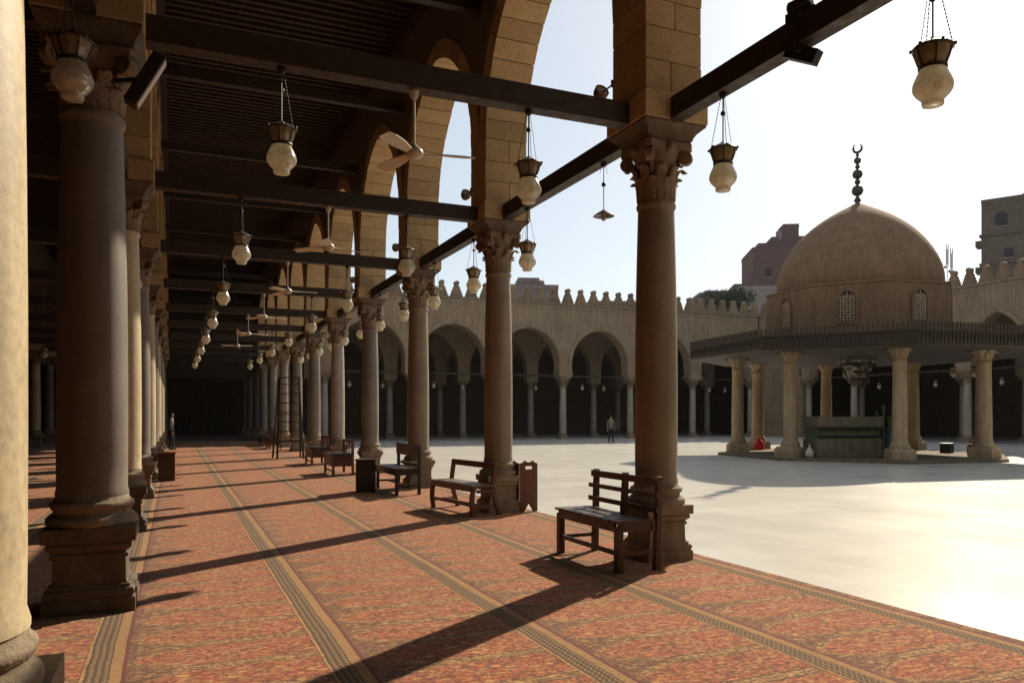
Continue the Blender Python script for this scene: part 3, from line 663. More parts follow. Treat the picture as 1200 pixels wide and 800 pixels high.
for zc, hh, ext in ((0.905, 0.075, 0.01), (0.765, 0.05, 0.06), (0.615, 0.055, 0.06)):
    m = MB(); xo = DB - .05 + 0.035 * zc / .955; m.b2(xo - .022, xo, -0.0, LB + ext, zc - hh / 2, zc + hh / 2); m.build('back_rail', M['bench'], e, bevel=0.004)
m = MB(); m.b2(.02, .05, .08, LB - .08, .17, .215); m.build('stretcher', M['bench'], e)
for y in (0.04, LB - .04): m = MB(); m.b2(.07, DB - .05, y - .015, y + .015, .17, .21); m.build('stretcher', M['bench'], e)

# open-backed bench with curved legs
e = empty('open_back_bench', (4.26, 11.38, lift()), R_(8), label='red-brown wooden bench with one high back rail, beside the folding stand', cat='bench')
LB, DB = 1.50, 0.40
m = MB(); m.b2(-.02, DB, -.02, LB + .02, .455, .487); m.build('seat', M['pale_wood'], e, bevel=0.006)
m = MB(); m.b2(.0, .03, 0.05, LB - .05, .38, .454); m.b2(DB - .05, DB - .02, .05, LB - .05, .38, .454); m.build('apron', M['bench_red'], e)
for y in (0.035, LB - .035, ):
    m = MB(); pts = [(0.03, 0.0), (0.005, .18), (0.012, .32), (0.05, .46)]
    for (xa, za), (xb, zb) in zip(pts, pts[1:]): m.hexa([(xa - .03, y - .03, za), (xa + .03, y - .03, za), (xa + .03, y + .03, za), (xa - .03, y + .03, za), (xb - .033, y - .03, zb), (xb + .033, y - .03, zb), (xb + .033, y + .03, zb), (xb - .033, y + .03, zb)])
    m.build('leg', M['bench_red'], e)
    m = MB(); pts = [(DB + .10, 0), (DB + .02, .25), (DB - .02, .46), (DB + .03, .82)]
    for (xa, za), (xb, zb) in zip(pts, pts[1:]): m.hexa([(xa - .03, y - .03, za), (xa + .03, y - .03, za), (xa + .03, y + .03, za), (xa - .03, y + .03, za), (xb - .03, y - .03, zb), (xb + .03, y - .03, zb), (xb + .03, y + .03, zb), (xb - .03, y + .03, zb)])
    m.build('leg', M['bench_red'], e)
    m = MB(); m.b2(.03, DB, y - .018, y + .018, .12, .165); m.build('stretcher', M['bench_red'], e)
    m = MB(); m.b2(DB - .30, DB + .02, y - .026, y + .026, .36, .41); m.build('arm_rail', M['bench_red'], e)
m = MB(); m.b2(.0, .03, .06, LB - .06, .15, .195); m.build('stretcher', M['bench_red'], e)
m = MB(); m.b2(.23, .26, .05, LB - .05, .12, .16); m.build('stretcher', M['bench_red'], e)
m = MB(); m.hexa([(DB - .005, 0, .73), (DB + .03, 0, .73), (DB + .03, LB, .73), (DB - .005, LB, .73), (DB + .01, 0, .825), (DB + .045, 0, .825), (DB + .045, LB, .825), (DB + .01, LB, .825)]); m.build('back_rail', M['bench_red'], e, bevel=.005)

# folding stand: two shaped boards with handle slots
def board_poly(w, h):
    return [(0, 0), (w * .22, 0), (w * .5, .13), (w * .78, 0), (w, 0), (w, h - .06), (w * .80, h), (w * .5, h - .035), (w * .20, h), (0, h - .06)]
e = empty('folding_stand', (5.22, 11.72, lift()), label='red-brown folding wooden stand with handle slots, beside the open-backed bench', cat='stand')
for rz, off, w_ in ((R_(-6), (0.0, 0, 0), 0.30), (R_(104), (-.01, .02, 0), 0.40)):
    hh = 0.84; m = MB(); sl = 0.10                       # board around a handle slot: built from strips
    ca, sa = math.cos(rz), math.sin(rz)
    f = lambda u, z, t: (off[0] + u * ca - t * sa, off[1] + u * sa + t * ca, z)
    zs0, zs1 = hh - .145, hh - .095; u0, u1 = w_ * .30, w_ * .70
    m.prism([(0, 0), (w_ * .25, 0), (w_ * .5, .13), (w_ * .75, 0), (w_, 0), (w_, zs0), (0, zs0)], f, -.014, .014)
    m.prism([(0, zs0), (u0, zs0), (u0, zs1), (0, zs1)], f, -.014, .014); m.prism([(u1, zs0), (w_, zs0), (w_, zs1), (u1, zs1)], f, -.014, .014)
    m.prism([(0, zs1), (w_, zs1), (w_, hh - .05), (w_ * .85, hh - .035), (w_ * .72, hh), (w_ * .6, hh - .03), (w_ * .4, hh - .03), (w_ * .28, hh), (w_ * .15, hh - .035), (0, hh - .05)], f, -.014, .014)
    m.build('board', M['bench_red'], e)

# bench with solid top board
e = empty('boarded_back_bench', (4.0, 15.0, lift()), label='dark bench with pale seat and a solid top back board, behind a small cabinet', cat='bench')
LB, DB = 1.62, 0.50
m = MB(); m.b2(-.02, DB, -.02, LB + .02, .49, .525); m.build('seat', M['dark_wood'], e, bevel=.006)
m = MB(); m.b2(.0, .03, .06, LB - .06, .39, .489); m.b2(DB - .05, DB - .02, .06, LB - .06, .39, .489); m.b2(.03, DB - .05, .01, .04, .39, .489); m.build('apron', M['dark_wood'], e)
for y in (.035, LB - .035):
    m = MB(); m.b2(.0, .06, y - .03, y + .03, 0, .489); m.build('leg', M['dark_wood'], e, bevel=.004)
    m = MB(); m.b2(DB - .04, DB + .02, y - .03, y + .03, 0, .985); m.build('leg', M['dark_wood'], e, bevel=.004)
    m = MB(); m.b2(.06, DB - .04, y - .015, y + .015, .16, .20); m.build('stretcher', M['dark_wood'], e)
m = MB(); m.b2(.24, .27, .05, LB - .05, .16, .2); m.build('stretcher', M['dark_wood'], e)
m = MB(); m.b2(DB - .055, DB - .041, 0.0, LB, .75, .99); m.build('back_board', M['dark_wood'], e, bevel=.004)
m = MB(); m.b2(DB - .03, DB, .06, LB - .06, .56, .60); m.build('back_rail', M['dark_wood'], e)
e = empty('small_cabinet', (3.66, 16.05, lift()), R_(-18), label='dark wooden box cabinet at the end of the boarded-back bench', cat='cabinet')
m = MB(); m.box((0, 0, .325), (.40, .36, .65)); m.build('body', M['dark_wood'], e, bevel=.006)
m = MB(); m.box((0, 0, .665), (.44, .40, .028)); m.build('top', M['pale_wood'], e, bevel=.005)
m = MB(); m.box((0, -.187, .33), (.33, .012, .54)); d_ = m.build('door', M['dark_wood'], e, bevel=.003)
m = MB(); m.ball((.12, -.205, .36), .014, 6); m.build('handle', M['bronze'], d_)

# boarded bench with slatted back (two seen, more in the dark)
def boarded_bench():
    e = empty('apron_bench', cat='bench'); LB, DB = 1.25, .55
    m = MB(); m.b2(-.03, DB, -.03, LB + .03, .53, .57); m.build('seat', M['dark_wood'], e, bevel=.006)
    m = MB(); m.b2(.0, .03, .05, LB - .05, .24, .529); m.b2(.03, DB - .05, 0.0, .03, .24, .529); m.b2(.03, DB - .05, LB - .03, LB, .24, .529); m.build('apron', M['bench'], e)
    for y in (.035, LB - .035):
        m = MB(); m.b2(.0, .06, y - .03, y + .03, 0, .50); m.build('leg', M['bench_red'], e)
        m = MB(); m.b2(DB - .04, DB + .02, y - .03, y + .03, 0, .93); m.build('leg', M['bench_red'], e)
    m = MB(); m.b2(DB - .035, DB + .01, .06, LB - .06, .86, .93); m.build('back_rail', M['bench_red'], e)
    for i in range(5):
        m = MB(); y = .17 + i * (LB - .34) / 4; m.b2(DB - .025, DB, y - .02, y + .02, .571, .859); m.build('back_slat', M['bench_red'], e)
    m = MB(); m.b2(.04, .08, .05, LB - .05, .09, .13); m.build('stretcher', M['bench_red'], e)
    return e
bb = boarded_bench(); KIDS[bb.name] = list(bb.children)
bb.location = (3.78, 20.5, lift()); tag(bb, 'low bench with deep boarded apron and slatted back, next past the small cabinet', None, 'apron benches')
copy_tree(bb, (3.95, 25.0, lift()), 0, 'second low apron bench, between the first one and the step ladder')
for y in (37.5, 40.6): copy_tree(bb, (4.0, y, lift()), 0, 'dim red-brown bench in the dark beyond the step ladder')
# box at the foot of the inner columns
e = empty('lectern_box', (-0.17, 20.65, lift()), R_(3), label='plain brown wooden box standing by the inner row of columns', cat='box')
m = MB(); m.box((0, 0, .33), (.36, .40, .66)); m.build('body', M['bench'], e, bevel=.006)
m = MB(); m.box((0, 0, .676), (.40, .44, .03)); m.build('top', M['bench_red'], e, bevel=.004)
# step ladder
e = empty('step_ladder', (3.85, 29.3, lift()), R_(0), label='tall dark wooden step ladder standing on the carpet before the far columns', cat='ladder')
for s in (-1, 1):
    m = MB(); m.bar((s * .46, -.30, 0), (s * .34, .05, 2.95), .07, .045); m.build('rail', M['dark_wood'], e)
    m = MB(); m.bar((s * .50, .75, 0), (s * .36, .10, 2.90), .06, .04); m.build('rear_rail', M['dark_wood'], e)
for i in range(8):
    z = .32 + i * .34; s = z / 2.95; m = MB(); m.box((0, -.30 + .35 * s, z), (2 * (.46 - .12 * s), .09, .035)); m.build('rung', M['dark_wood'], e)
m = MB(); m.box((0, .09, 2.95), (.80, .22, .04)); m.build('top', M['dark_wood'], e)
for z in (.6, 1.6): m = MB(); s = z / 2.9; m.bar((-.5 + .14 * s, .75 - .65 * s, z), (.5 - .14 * s, .75 - .65 * s, z), .05, .03); m.build('brace', M['dark_wood'], e)

# dark screens added for the shade above the far tie beams
e = empty('shade_screen', (0, YB - 0.4, 0), label='dark boarded screen added across the far end of the aisle for its shade', cat='screen')
m = MB(); m.b2(XL + .3, XR - .3, 0, .05, 3.95, 9.89); m.build('backing', M['board'], e)
for i in range(16):
    x0 = XL + .32 + i * 0.31; m = MB(); m.b2(x0, x0 + .29, -.03, -.002, 4.2, 9.6); m.build('plank', M['beam'], e)
m = MB(); m.b2(XL + .3, XR - .3, -.06, .07, 3.85, 4.19); m.build('bottom_rail', M['beam'], e)
m = MB(); m.b2(XLL + .3, XL - .4, 0, .05, 3.95, 9.89); tag(m.build('side_shade_screen', M['board'], None), 'dark screen added across the far end of the side aisle for its shade', 'screen').location = (0, YB - .4, 0)

# ------------------------------------------------------------------ far facades round the courtyard
FT = 0.45
def facade_column_proto():
    c = make_column(0.25, 0.34, 0.22, 0.45, 3.75, 4.3, M['marble_veined'], M['base'], False, 0, 'slim marble column carrying the arches of the far facade', 'columns of the far facade', n=14)
    return c
fc0 = facade_column_proto(); KIDS[fc0.name] = list(fc0.children); fused = [0]
def fcol(x, y, label, group):
    o = fc0 if not fused[0] else copy_tree(fc0); fused[0] = 1
    o.location = (x, y, ZC); tag(o, label, None, group)
XB = [3.1 + 5.7 * j for j in range(8)]          # 3.1 .. 43.0
YQ = [46.7 - 4.43 * j for j in range(11)]       # columns of the facade behind the pavilion
for x in XB[1:]:
    fcol(x, YB, 'slim marble column at the front of the facade across the courtyard', 'columns of the facade across the courtyard')
    fcol(x, YB + 5.6, 'dim column in the second row behind the facade across the courtyard', 'second row columns across the courtyard')
    fcol(x, YB + 11.2, 'dim column in the third row behind the facade across the courtyard', 'third row columns across the courtyard')
for y in YQ[:7]:
    fcol(XQ, y, 'marble column of the facade behind the domed pavilion', 'columns of the facade behind the pavilion')
    fcol(XQ + 5.6, y, 'dim column in the second row behind the domed pavilion', 'second row columns behind the pavilion')
ZF, AF = 5.3, 7.75     # stilt top and apex
def merlon_mesh():
    m = MB(); w, h = .43, 1.14
    half = [(w, 0), (w, .16), (w * .84, .18), (w * .86, .34), (w * .68, .36), (w * .70, .52), (w * .52, .54), (w * .54, .70), (w * .36, .72), (w * .34, .82), (w * .24, .84), (w * .36, .93), (w * .40, 1.0), (w * .32, 1.08), (w * .12, h)]
    poly = half + [(-a, b) for a, b in reversed(half)]
    m.prism(poly, lambda u, z, t: (u, t, z), -.17, .17); return m.mesh('merlon', M['merlon'])
mer = merlon_mesh()
def facade(name, fn, cs, ends, face, label, rz, mer_off):
    """face: sign of the side turned to the courtyard"""
    w = empty(name, label=label, cat='wall')
    m = MB(); arch_core(m, fn, cs, 0.52, ZC + 4.3 + .48, ZF, AF, 9.5, FT, 28); 
    for a, b in ends: m.hexa([fn(a, -FT, ZC), fn(b, -FT, ZC), fn(b, FT, ZC), fn(a, FT, ZC), fn(a, -FT, 9.5), fn(b, -FT, 9.5), fn(b, FT, 9.5), fn(a, FT, 9.5)])
    m.build('wall_face', M['facade'], w)
    lo, hi = min(cs[0], *[min(x) for x in ends]) if ends else cs[0] - .5, max(cs[-1], *[max(x) for x in ends]) if ends else cs[-1] + .5
    def band(z0, z1, out, nm, mt, thick=None):
        m = MB(); t0 = FT + out
        m.hexa([fn(lo, -t0, z0), fn(hi, -t0, z0), fn(hi, t0, z0), fn(lo, t0, z0), fn(lo, -t0, z1), fn(hi, -t0, z1), fn(hi, t0, z1), fn(lo, t0, z1)]); m.build(nm, mt, w)
    band(9.501, 9.62, .08, 'cornice', M['merlon']); band(9.20, 9.27, .03, 'string_course', M['facade'])
    for c in cs:     # impost blocks with a cove
        m = MB(); x, y, _ = fn(c, 0, 0); m.squares([(.36, 0), (.36, .05), (.50, .18), (.54, .30), (.535, .49)], (x, y, ZC + 4.3)); m.build('impost', M['facade'], w)
        # carved rosette in the spandrel
        m = MB()
        for r_, d_ in ((.72, .03), (.52, .055), (.26, .085)):
            poly = [(c + (r_ * (1 if i % 2 else .80)) * math.cos(math.pi * i / 8), 8.05 + (r_ * (1 if i % 2 else .80)) * math.sin(math.pi * i / 8)) for i in range(16)]
            m.prism(poly, lambda u, z, t: fn(u, t, z), face * (FT - .02), face * (FT + d_))
        m.build('rosette', M['facade'], w)
    for c0, c1 in zip(cs, cs[1:]):   # raised moulding round each arch
        mid = (c0 + c1) / 2; a = (c1 - c0) / 2 - .52; A = Arch(a, ZF, AF); m = MB(); n = 18
        for s in (-1, 1):
            ring = []
            for i in range(n + 1):
                p = A.th * i / n; ring.append([(mid + s * (-A.c + r * math.cos(p)), A.zst + r * math.sin(p)) for r in (A.R + .06, A.R + .30)])
            for (a0, b0), (a1, b1) in zip(ring, ring[1:]):
                f0, f1 = face * (FT - .02), face * (FT + .06)
                m.hexa([fn(a0[0], f0, a0[1]), fn(b0[0], f0, b0[1]), fn(b0[0], f1, b0[1]), fn(a0[0], f1, a0[1]), fn(a1[0], f0, a1[1]), fn(b1[0], f0, b1[1]), fn(b1[0], f1, b1[1]), fn(a1[0], f1, a1[1])])
        m.build('arch_moulding', M['facade'], w)
        m = MB(); p0, p1 = fn(c0, 0, 4.42), fn(c1, 0, 4.42); m.bar(p0, p1, .10, .12); m.build('tie_beam', M['beam'], w)
    u = lo + .6 + mer_off
    while u < hi - .4:
        x, y, _ = fn(u, 0, 0); link('merlon', mer, w, (x, y, 9.615), rz); u += 1.07
    return w
facade('facade_wall', fnX(YB), XB[1:], [(43.0 + .4, XQ + FT), (5.35, 6.6)], -1, 'tan crenellated arcade facade across the courtyard', 0, 0)
facade('facade_wall', fnY(XQ), sorted(YQ), [(46.7 + .4, YB - FT - .005)], -1, 'crenellated arcade facade rising behind the domed pavilion', R_(90), 0.3)
for X0, X1, Y0, Y1, lb in ((5.35, 62.5, YB + FT, 68, 'flat timber roof of the portico across the courtyard'), (XQ + FT, 62.5, 2.4, YB + FT - .01, 'flat timber roof of the portico behind the pavilion')):
    m = MB(); m.b2(X0, X1, Y0, Y1, 9.1, 9.45); tag(m.build('flat_roof', M['board']), lb, 'roof')
for y_, lb in ((YB + 5.6, 'dim second row of arches inside the portico across the courtyard'), (YB + 11.2, 'dim third row of arches inside the portico across the courtyard')):
    w = empty('inner_arcade', label=lb, cat='wall'); m = MB(); arch_core(m, fnX(y_), XB[1:], .48, ZC + 4.3, ZF, AF, 9.1, .36, 18); m.build('arch_band', M['facade'], w)
w = empty('inner_arcade', label='dim second row of arches inside the portico behind the pavilion', cat='wall'); m = MB(); arch_core(m, fnY(XQ + 5.6), sorted(YQ), .48, ZC + 4.3, ZF, AF, 9.1, .36, 18); m.build('arch_band', M['facade'], w)
# unseen fourth side of the courtyard, added to cut sky light and warm shade
w = empty('facade_wall', label='unseen arcade facade closing the courtyard behind the viewer, added for its light', cat='wall')
m = MB(); arch_core(m, fnX(0.6), [8.8 + 5.7 * j for j in range(7)], .52, ZC, ZF, AF, 9.6, FT, 18); m.b2(5.35, 8.3, .2, 1.0, ZC, 9.6); m.b2(43.4, 45.0, .2, 1.0, ZC, 9.6); m.build('wall_face', M['facade'], w)
m = MB(); m.b2(5.35, 62, -14, .1, 9.1, 9.45); m.build('roof', M['board'], w)
m = MB(); m.b2(5.35, 62, -14.4, -14, ZC, 9.45); m.build('rear_wall', M['plaster'], w)
# small lamps on the facades' tie beams
for j in range(1, 7):
    for s in (1.6, 4.1):
        o = copy_tree(lamp0, (XB[j] + s, YB + (1.2 if s > 2 else 0), 4.37), label='tiny pale lamp hung in the arches of the facade across the courtyard', group='lamps of the facade across the courtyard')
for j in range(0, 6):
    o = copy_tree(lamp0, (XQ, YQ[j] - 2.2, 4.37), label='tiny pale lamp hung in the arches behind the pavilion', group='lamps of the facade behind the pavilion')

# ------------------------------------------------------------------ domed fountain pavilion
PC = (26.93, 24.84); PA = math.atan2(-0.596, -0.803)    # direction of the front facet
pv = empty('domed_pavilion', (PC[0], PC[1], ZC), PA, label='octagonal fountain pavilion with a pointed brown dome and crescent finial', cat='pavilion')
O8 = math.pi / 8
def oct_(m, prof, c=(0, 0, 0)): m.lathe(prof, 8, c, O8, smooth=False)
m = MB(); oct_(m, [(5.85, 0), (5.85, .10), (5.78, .12)]); m.build('platform', M['concrete'], pv)
pc0 = None
ZT = 4.16 + .15
for k in range(8):
    a = O8 + k * math.pi / 4; hx, hy = 5.0 * math.cos(a), 5.0 * math.sin(a)
    col = empty('column', (hx, hy, .12), a); col.parent = pv
    r = .27; m = MB(); m.squares([(.43, 0), (.43, .30), (.37, .40)]); m.lathe([(r * 1.32, .40), (r * 1.36, .46), (r * 1.26, .55), (r * 1.1, .60), (r * 1.05, .68)], 18); m.build('base', M['pav_stone'], col)
    m = MB(); m.lathe([(r * 1.03, .68), (r, .8), (r * .97, 1.8), (r * .90, 3.0), (r * .86, 3.55), (r * .95, 3.57), (r * .95, 3.63), (r * .87, 3.65)], 18); m.build('shaft', M['pav_stone'], col)
    m = MB(); rt = r * .86; m.lathe([(rt, 3.62), (rt * 1.02, 3.75), (rt * 1.25, 3.92), (rt * 1.75, 4.04), (rt * 1.9, 4.06)], 14); m.squares([(.50, 4.05), (.54, 4.09), (.54, ZT - .12)])
    for j in range(8):
        lm = leaf_mesh(.16, .36, .12, .14); b = j * math.pi / 4; ca, sa = math.cos(b), math.sin(b)
        m.add([((x + rt) * ca - y * sa, (x + rt) * sa + y * ca, z + 3.68) for x, y, z in lm.v], lm.f, True)
    m.build('capital', M['pav_stone'], col)
# lintel ring, ceiling, eave, fascia, cresting
m = MB()
for k in range(8):
    a0, a1 = O8 + k * math.pi / 4, O8 + (k + 1) * math.pi / 4; p0 = Vector((5.0 * math.cos(a0), 5.0 * math.sin(a0), ZT + .13)); p1 = Vector((5.0 * math.cos(a1), 5.0 * math.sin(a1), ZT + .13)); m.bar(p0, p1, .5, .24)
m.build('lintel', M['soffit'], pv)
m = MB(); m.lathe([(6.88, ZT - .06), (5.4, ZT + .22), (0.01, ZT + .24)], 8, a0=O8, smooth=False, cap=False); m.build('soffit', M['soffit'], pv)
m = MB(); oct_(m, [(6.94, ZT - .14), (7.0, ZT - .10), (7.0, ZT + .30), (7.06, ZT + .33), (7.06, ZT + .40), (3.6, ZT + .62)]); m.build('eave', M['eave'], pv)
m = MB(); e2 = MB(); en = 0
for k in range(8):
    a0, a1 = O8 + k * math.pi / 4, O8 + (k + 1) * math.pi / 4; p0 = Vector((7.03 * math.cos(a0), 7.03 * math.sin(a0), 0)); p1 = Vector((7.03 * math.cos(a1), 7.03 * math.sin(a1), 0)); n_ = 34; ang = math.atan2(p1.y - p0.y, p1.x - p0.x)
    for i in range(n_):
        p = p0.lerp(p1, (i + .5) / n_); m.box((p.x, p.y, ZT + .50), (.09, .05, .22), ang); m.box((p.x, p.y, ZT + .625), (.05, .045, .05), ang)
        e2.box((p.x * .999, p.y * .999, ZT - .02), (.11, .05, .13), ang); e2.box((p.x, p.y, ZT + .16), (.05, .05, .20), ang)
tag(m.build('cresting', M['eave'], pv), kind='stuff'); tag(e2.build('fascia_carving', M['eave'], pv), kind='stuff')
ZD0, ZD1 = ZT + .45, 6.95
m = MB(); oct_(m, [(3.78, ZD0), (3.78, ZD1 - .10), (3.82, ZD1 - .08), (3.82, ZD1), (3.2, ZD1 + .12)]); m.build('drum', M['dome'], pv)
def window_poly(w, h, off=0):
    hw = w / 2 + off; z1 = h * .62; pts = [(-hw, -off), (hw, -off), (hw, z1)]
    A = Arch(hw, z1, h + off)
    for i in range(1, 9): u = hw * math.cos(math.pi * i / 9) ; pts.append((u, A.z(u)))
    return pts + [(-hw, z1)]
for k in range(8):
    a = k * math.pi / 4; ap = 3.78 * math.cos(O8); wn = empty('window', (ap * math.cos(a), ap * math.sin(a), ZD0 + .62), a + math.pi / 2); wn.parent = pv
    f = lambda u, z, t: (u, -t, z)
    m = MB(); m.prism(window_poly(.62, 1.25), f, -.02, .012); m.build('opening', M['inner_shade'], wn)  # solid near-black slab standing in for the shade behind the grille
    m = MB(); pi_, po = window_poly(.62, 1.25), window_poly(.62, 1.25, .09)
    for i in range(len(pi_)):
        j = (i + 1) % len(pi_); m.hexa([f(*pi_[i], -.02), f(*po[i], -.02), f(*po[j], -.02), f(*pi_[j], -.02), f(*pi_[i], .07), f(*po[i], .07), f(*po[j], .07), f(*pi_[j], .07)])
    m.build('frame', M['dome'], wn)
    m = MB()
    for i in range(-2, 3): m.bar(f(i * .12, .02, .03), f(i * .12, 1.18 - abs(i) * .09, .03), .035, .03)
    for i in range(9): m.bar(f(-.29, .08 + i * .115, .035), f(.29, .08 + i * .115, .035), .035, .03)
    for i in range(6):
        z = .05 + .18 * i; m.bar(f(-.28, z, .04), f(.28, z + .35 if z + .35 < 1.0 else 1.0, .04), .03, .025)
    tag(m.build('grille', M['pav_stone'], wn), kind='stuff')
prof = [(a_ * .955, b_ * .945) for a_, b_ in [(3.42, 0), (3.46, .25), (3.44, .6), (3.36, 1.0), (3.20, 1.4), (2.98, 1.8), (2.70, 2.2), (2.36, 2.6), (1.98, 2.95), (1.58, 3.25), (1.18, 3.5), (.80, 3.71), (.48, 3.87), (.26, 4.0), (.14, 3.82), (.08, 4.25)]]
m = MB(); m.lathe(prof, 48, (0, 0, ZD1 + .02)); m.build('dome', M['dome'], pv)
zt_ = ZD1 + 3.97; fi = MB(); fi.lathe([(.16, 0), (.10, .12), (.05, .2), (.05, 2.05), (.02, 2.1)], 10, (0, 0, zt_))
for z_, r_ in ((.45, .24), (.82, .12), (1.15, .21), (1.47, .10), (1.74, .15), (1.98, .07)): fi.ball((0, 0, zt_ + z_), r_, 12)
fo = fi.build('finial', M['bronze'], pv)
m = MB(); cr_ = []
for i in range(15):
    a = R_(-60 + 300 * i / 14) + math.pi / 2 + R_(30) ; a = R_(120) + R_(300) * i / 14; th = .012 + .05 * math.sin(math.pi * i / 14); cr_.append(((0, .17 * math.cos(a), zt_ + 2.28 + .19 * math.sin(a)), th))
for (p, r0), (q, r1) in zip(cr_, cr_[1:]): m.tube(p, q, r0, r1, 8)
m.build('crescent', M['bronze'], fo)
# stone basin block between the front columns
e = empty('ablution_basin', (23.85, 22.75, ZC + .12), R_(-23.42 + 8), label='weathered block-shaped ablution basin under the domed pavilion', cat='fountain')
m = MB(); m.box((0, 0, .36), (2.6, 1.2, .72)); m.build('plinth', M['concrete'], e, bevel=.02)
m = MB(); m.box((0, 0, .95), (2.46, 1.08, .46)); m.build('recess', M['green'], e)
m = MB(); m.box((0, 0, 1.37), (2.64, 1.24, .40)); m.build('tank', M['concrete'], e, bevel=.02)
for z in (.80, 1.09): m = MB(); m.tube((-1.3, -.58, z), (1.3, -.58, z), .035, n=8); m.build('pipe', M['iron'], e)
for i in range(6): m = MB(); x = -1.1 + .44 * i; m.tube((x, -.53, 1.05), (x, -.68, 1.01), .02, n=6); m.tube((x, -.68, 1.01), (x, -.69, .93), .018, n=6); m.ball((x, -.58, 1.10), .035, 6); m.build('tap', M['bronze'], e)
# clutter beside the basin
dv = Vector((-math.sin(PA), math.cos(PA), 0)); base = Vector((24.05, 22.7, ZC + .12))
p = base + dv * 1.85; p = base + (Vector((math.cos(R_(-23.42)), math.sin(R_(-23.42)), 0)) * 1.42)
e = empty('pipe_stand', tuple(p), PA, label='upright green pipes with valves beside the ablution basin', cat='pipes')
for i, (x, h) in enumerate(((-.25, 1.7), (0, 1.95), (.2, 1.5))): m = MB(); m.tube((0, x, 0), (0, x, h), .05, n=8); m.ball((0, x, h), .08, 8); m.build('pipe', M['green'], e)
m = MB(); m.tube((0, -.3, 1.1), (0, .3, 1.1), .05, n=8); m.build('crossbar', M['green'], e)
e = empty('water_barrel', tuple(p + Vector((.42, .25, 0))), label='blue plastic barrel beside the ablution basin pipes', cat='barrel')
m = MB(); m.lathe([(.24, 0), (.27, .05), (.27, .3), (.285, .33), (.27, .36), (.27, .6), (.285, .63), (.27, .66), (.26, .92), (.2, .95)], 16); m.build('body', M['blue'], e)
m = MB(); m.lathe([(.21, .951), (.21, .98), (.05, .99)], 14); m.build('lid', M['blue'], e)
def world_at(px, py, z):
    d = 914 * (H_EYE - z) / (py - 486); r = (px - 600) * d / 914; c_, s_ = math.cos(R_(23.42)), math.sin(R_(23.42)); return Vector((r * c_ + d * s_, d * c_ - r * s_, z))
m = MB(); vv = [(.16, 0), (.24, .04), (.27, .18), (.24, .36), (.15, .52), (.07, .60), (.04, .66), (.10, .74)]
m.lathe(vv, 10); m.v = [(x * (1 + .12 * math.sin(5 * z + y * 9)), y * (1 + .10 * math.cos(7 * z + x * 8)), z) for x, y, z in m.v]
o = m.build('plastic_bag', M['red']); o.location = (25.2, 29.0, ZC); tag(o, 'knotted red plastic bag at the foot of a pavilion column', 'bag')
pB = Vector((30.7, 23.5, ZC + .12))
e = empty('black_crate', tuple(pB), .4, label='small black crate at the foot of a pavilion column', cat='crate')
m = MB(); m.box((0, 0, .02), (.6, .4, .04)); m.box((0, -.19, .2), (.6, .02, .36)); m.box((0, .19, .2), (.6, .02, .36)); m.box((-.29, 0, .2), (.02, .36, .36)); m.box((.29, 0, .2), (.02, .36, .36)); m.build('body', M['iron'], e)
m = MB(); m.box((0, 0, .40), (.64, .44, .03)); m.build('lid', M['iron'], e)
m = MB(); m.lathe([(.10, 0), (.17, .05), (.16, .2), (.08, .36), (.03, .42), (.05, .5)], 9); m.v = [(x * (1 + .15 * math.sin(9 * z + y * 9)), y, z) for x, y, z in m.v]
o = m.build('plastic_bag', M['white']); o.location = (22.35, 22.9, ZC + .12); tag(o, 'small white bag beside the ablution basin', 'bag')
# chandelier of glass cups
e = empty('chandelier', (PC[0], PC[1], ZC + ZT + .24), label='dark ring chandelier with small lamp glasses under the pavilion ceiling', cat='chandelier')
m = MB(); m.tube((0, 0, 0), (0, 0, -1.35), .03, n=8); m.build('rod', M['bronze'], e)
for i, (z, r_) in enumerate(((-.25, .85), (-.62, .72), (-.95, .52), (-1.25, .30))):
    m = MB(); n_ = 28
    for j in range(n_):
        a0, a1 = 2 * math.pi * j / n_, 2 * math.pi * (j + 1) / n_; m.tube((r_ * math.cos(a0), r_ * math.sin(a0), z), (r_ * math.cos(a1), r_ * math.sin(a1), z), .035, n=6, cap=False)
        if j % 3 == 0: m.tube((r_ * math.cos(a0), r_ * math.sin(a0), z), (r_ * .75 * math.cos(a0), r_ * .75 * math.sin(a0), z - .3), .02, n=5); m.ball((r_ * math.cos(a0), r_ * math.sin(a0), z - .09), .055, 6)
    for j in range(4): a0 = j * math.pi / 2; m.tube((0, 0, z), (r_ * math.cos(a0), r_ * math.sin(a0), z), .02, n=5)
    rg = m.build('ring', M['bronze'], e)
    for j in range(7):
        a0 = 2 * math.pi * (j + .4) / 7; m = MB(); m.lathe([(.05, .12), (.06, .04), (.035, 0)], 8, (r_ * math.cos(a0), r_ * math.sin(a0), z + .03)); m.build('lamp_glass', M['globe'], rg)
rt_ = Vector((math.cos(R_(-23.42)), math.sin(R_(-23.42)), 0))
for s, l_ in ((-.85, 'cream glass lamp hanging beside the ring chandelier, over the basin'), (1.05, 'cream glass lamp hanging beside the ring chandelier, over the pipes'), (4.4, 'pale glass lamp hung between pavilion columns beside the chandelier'), (5.3, 'pale glass lamp hung at the outer pavilion columns')):
    q = Vector((PC[0], PC[1], 0)) + rt_ * s - Vector((math.sin(R_(23.42)), math.cos(R_(23.42)), 0)) * (1.2 if s < 3 else -.5); copy_tree(lamp0, (q.x, q.y, ZC + ZT + .05), .3, l_, 'lamps in the pavilion')

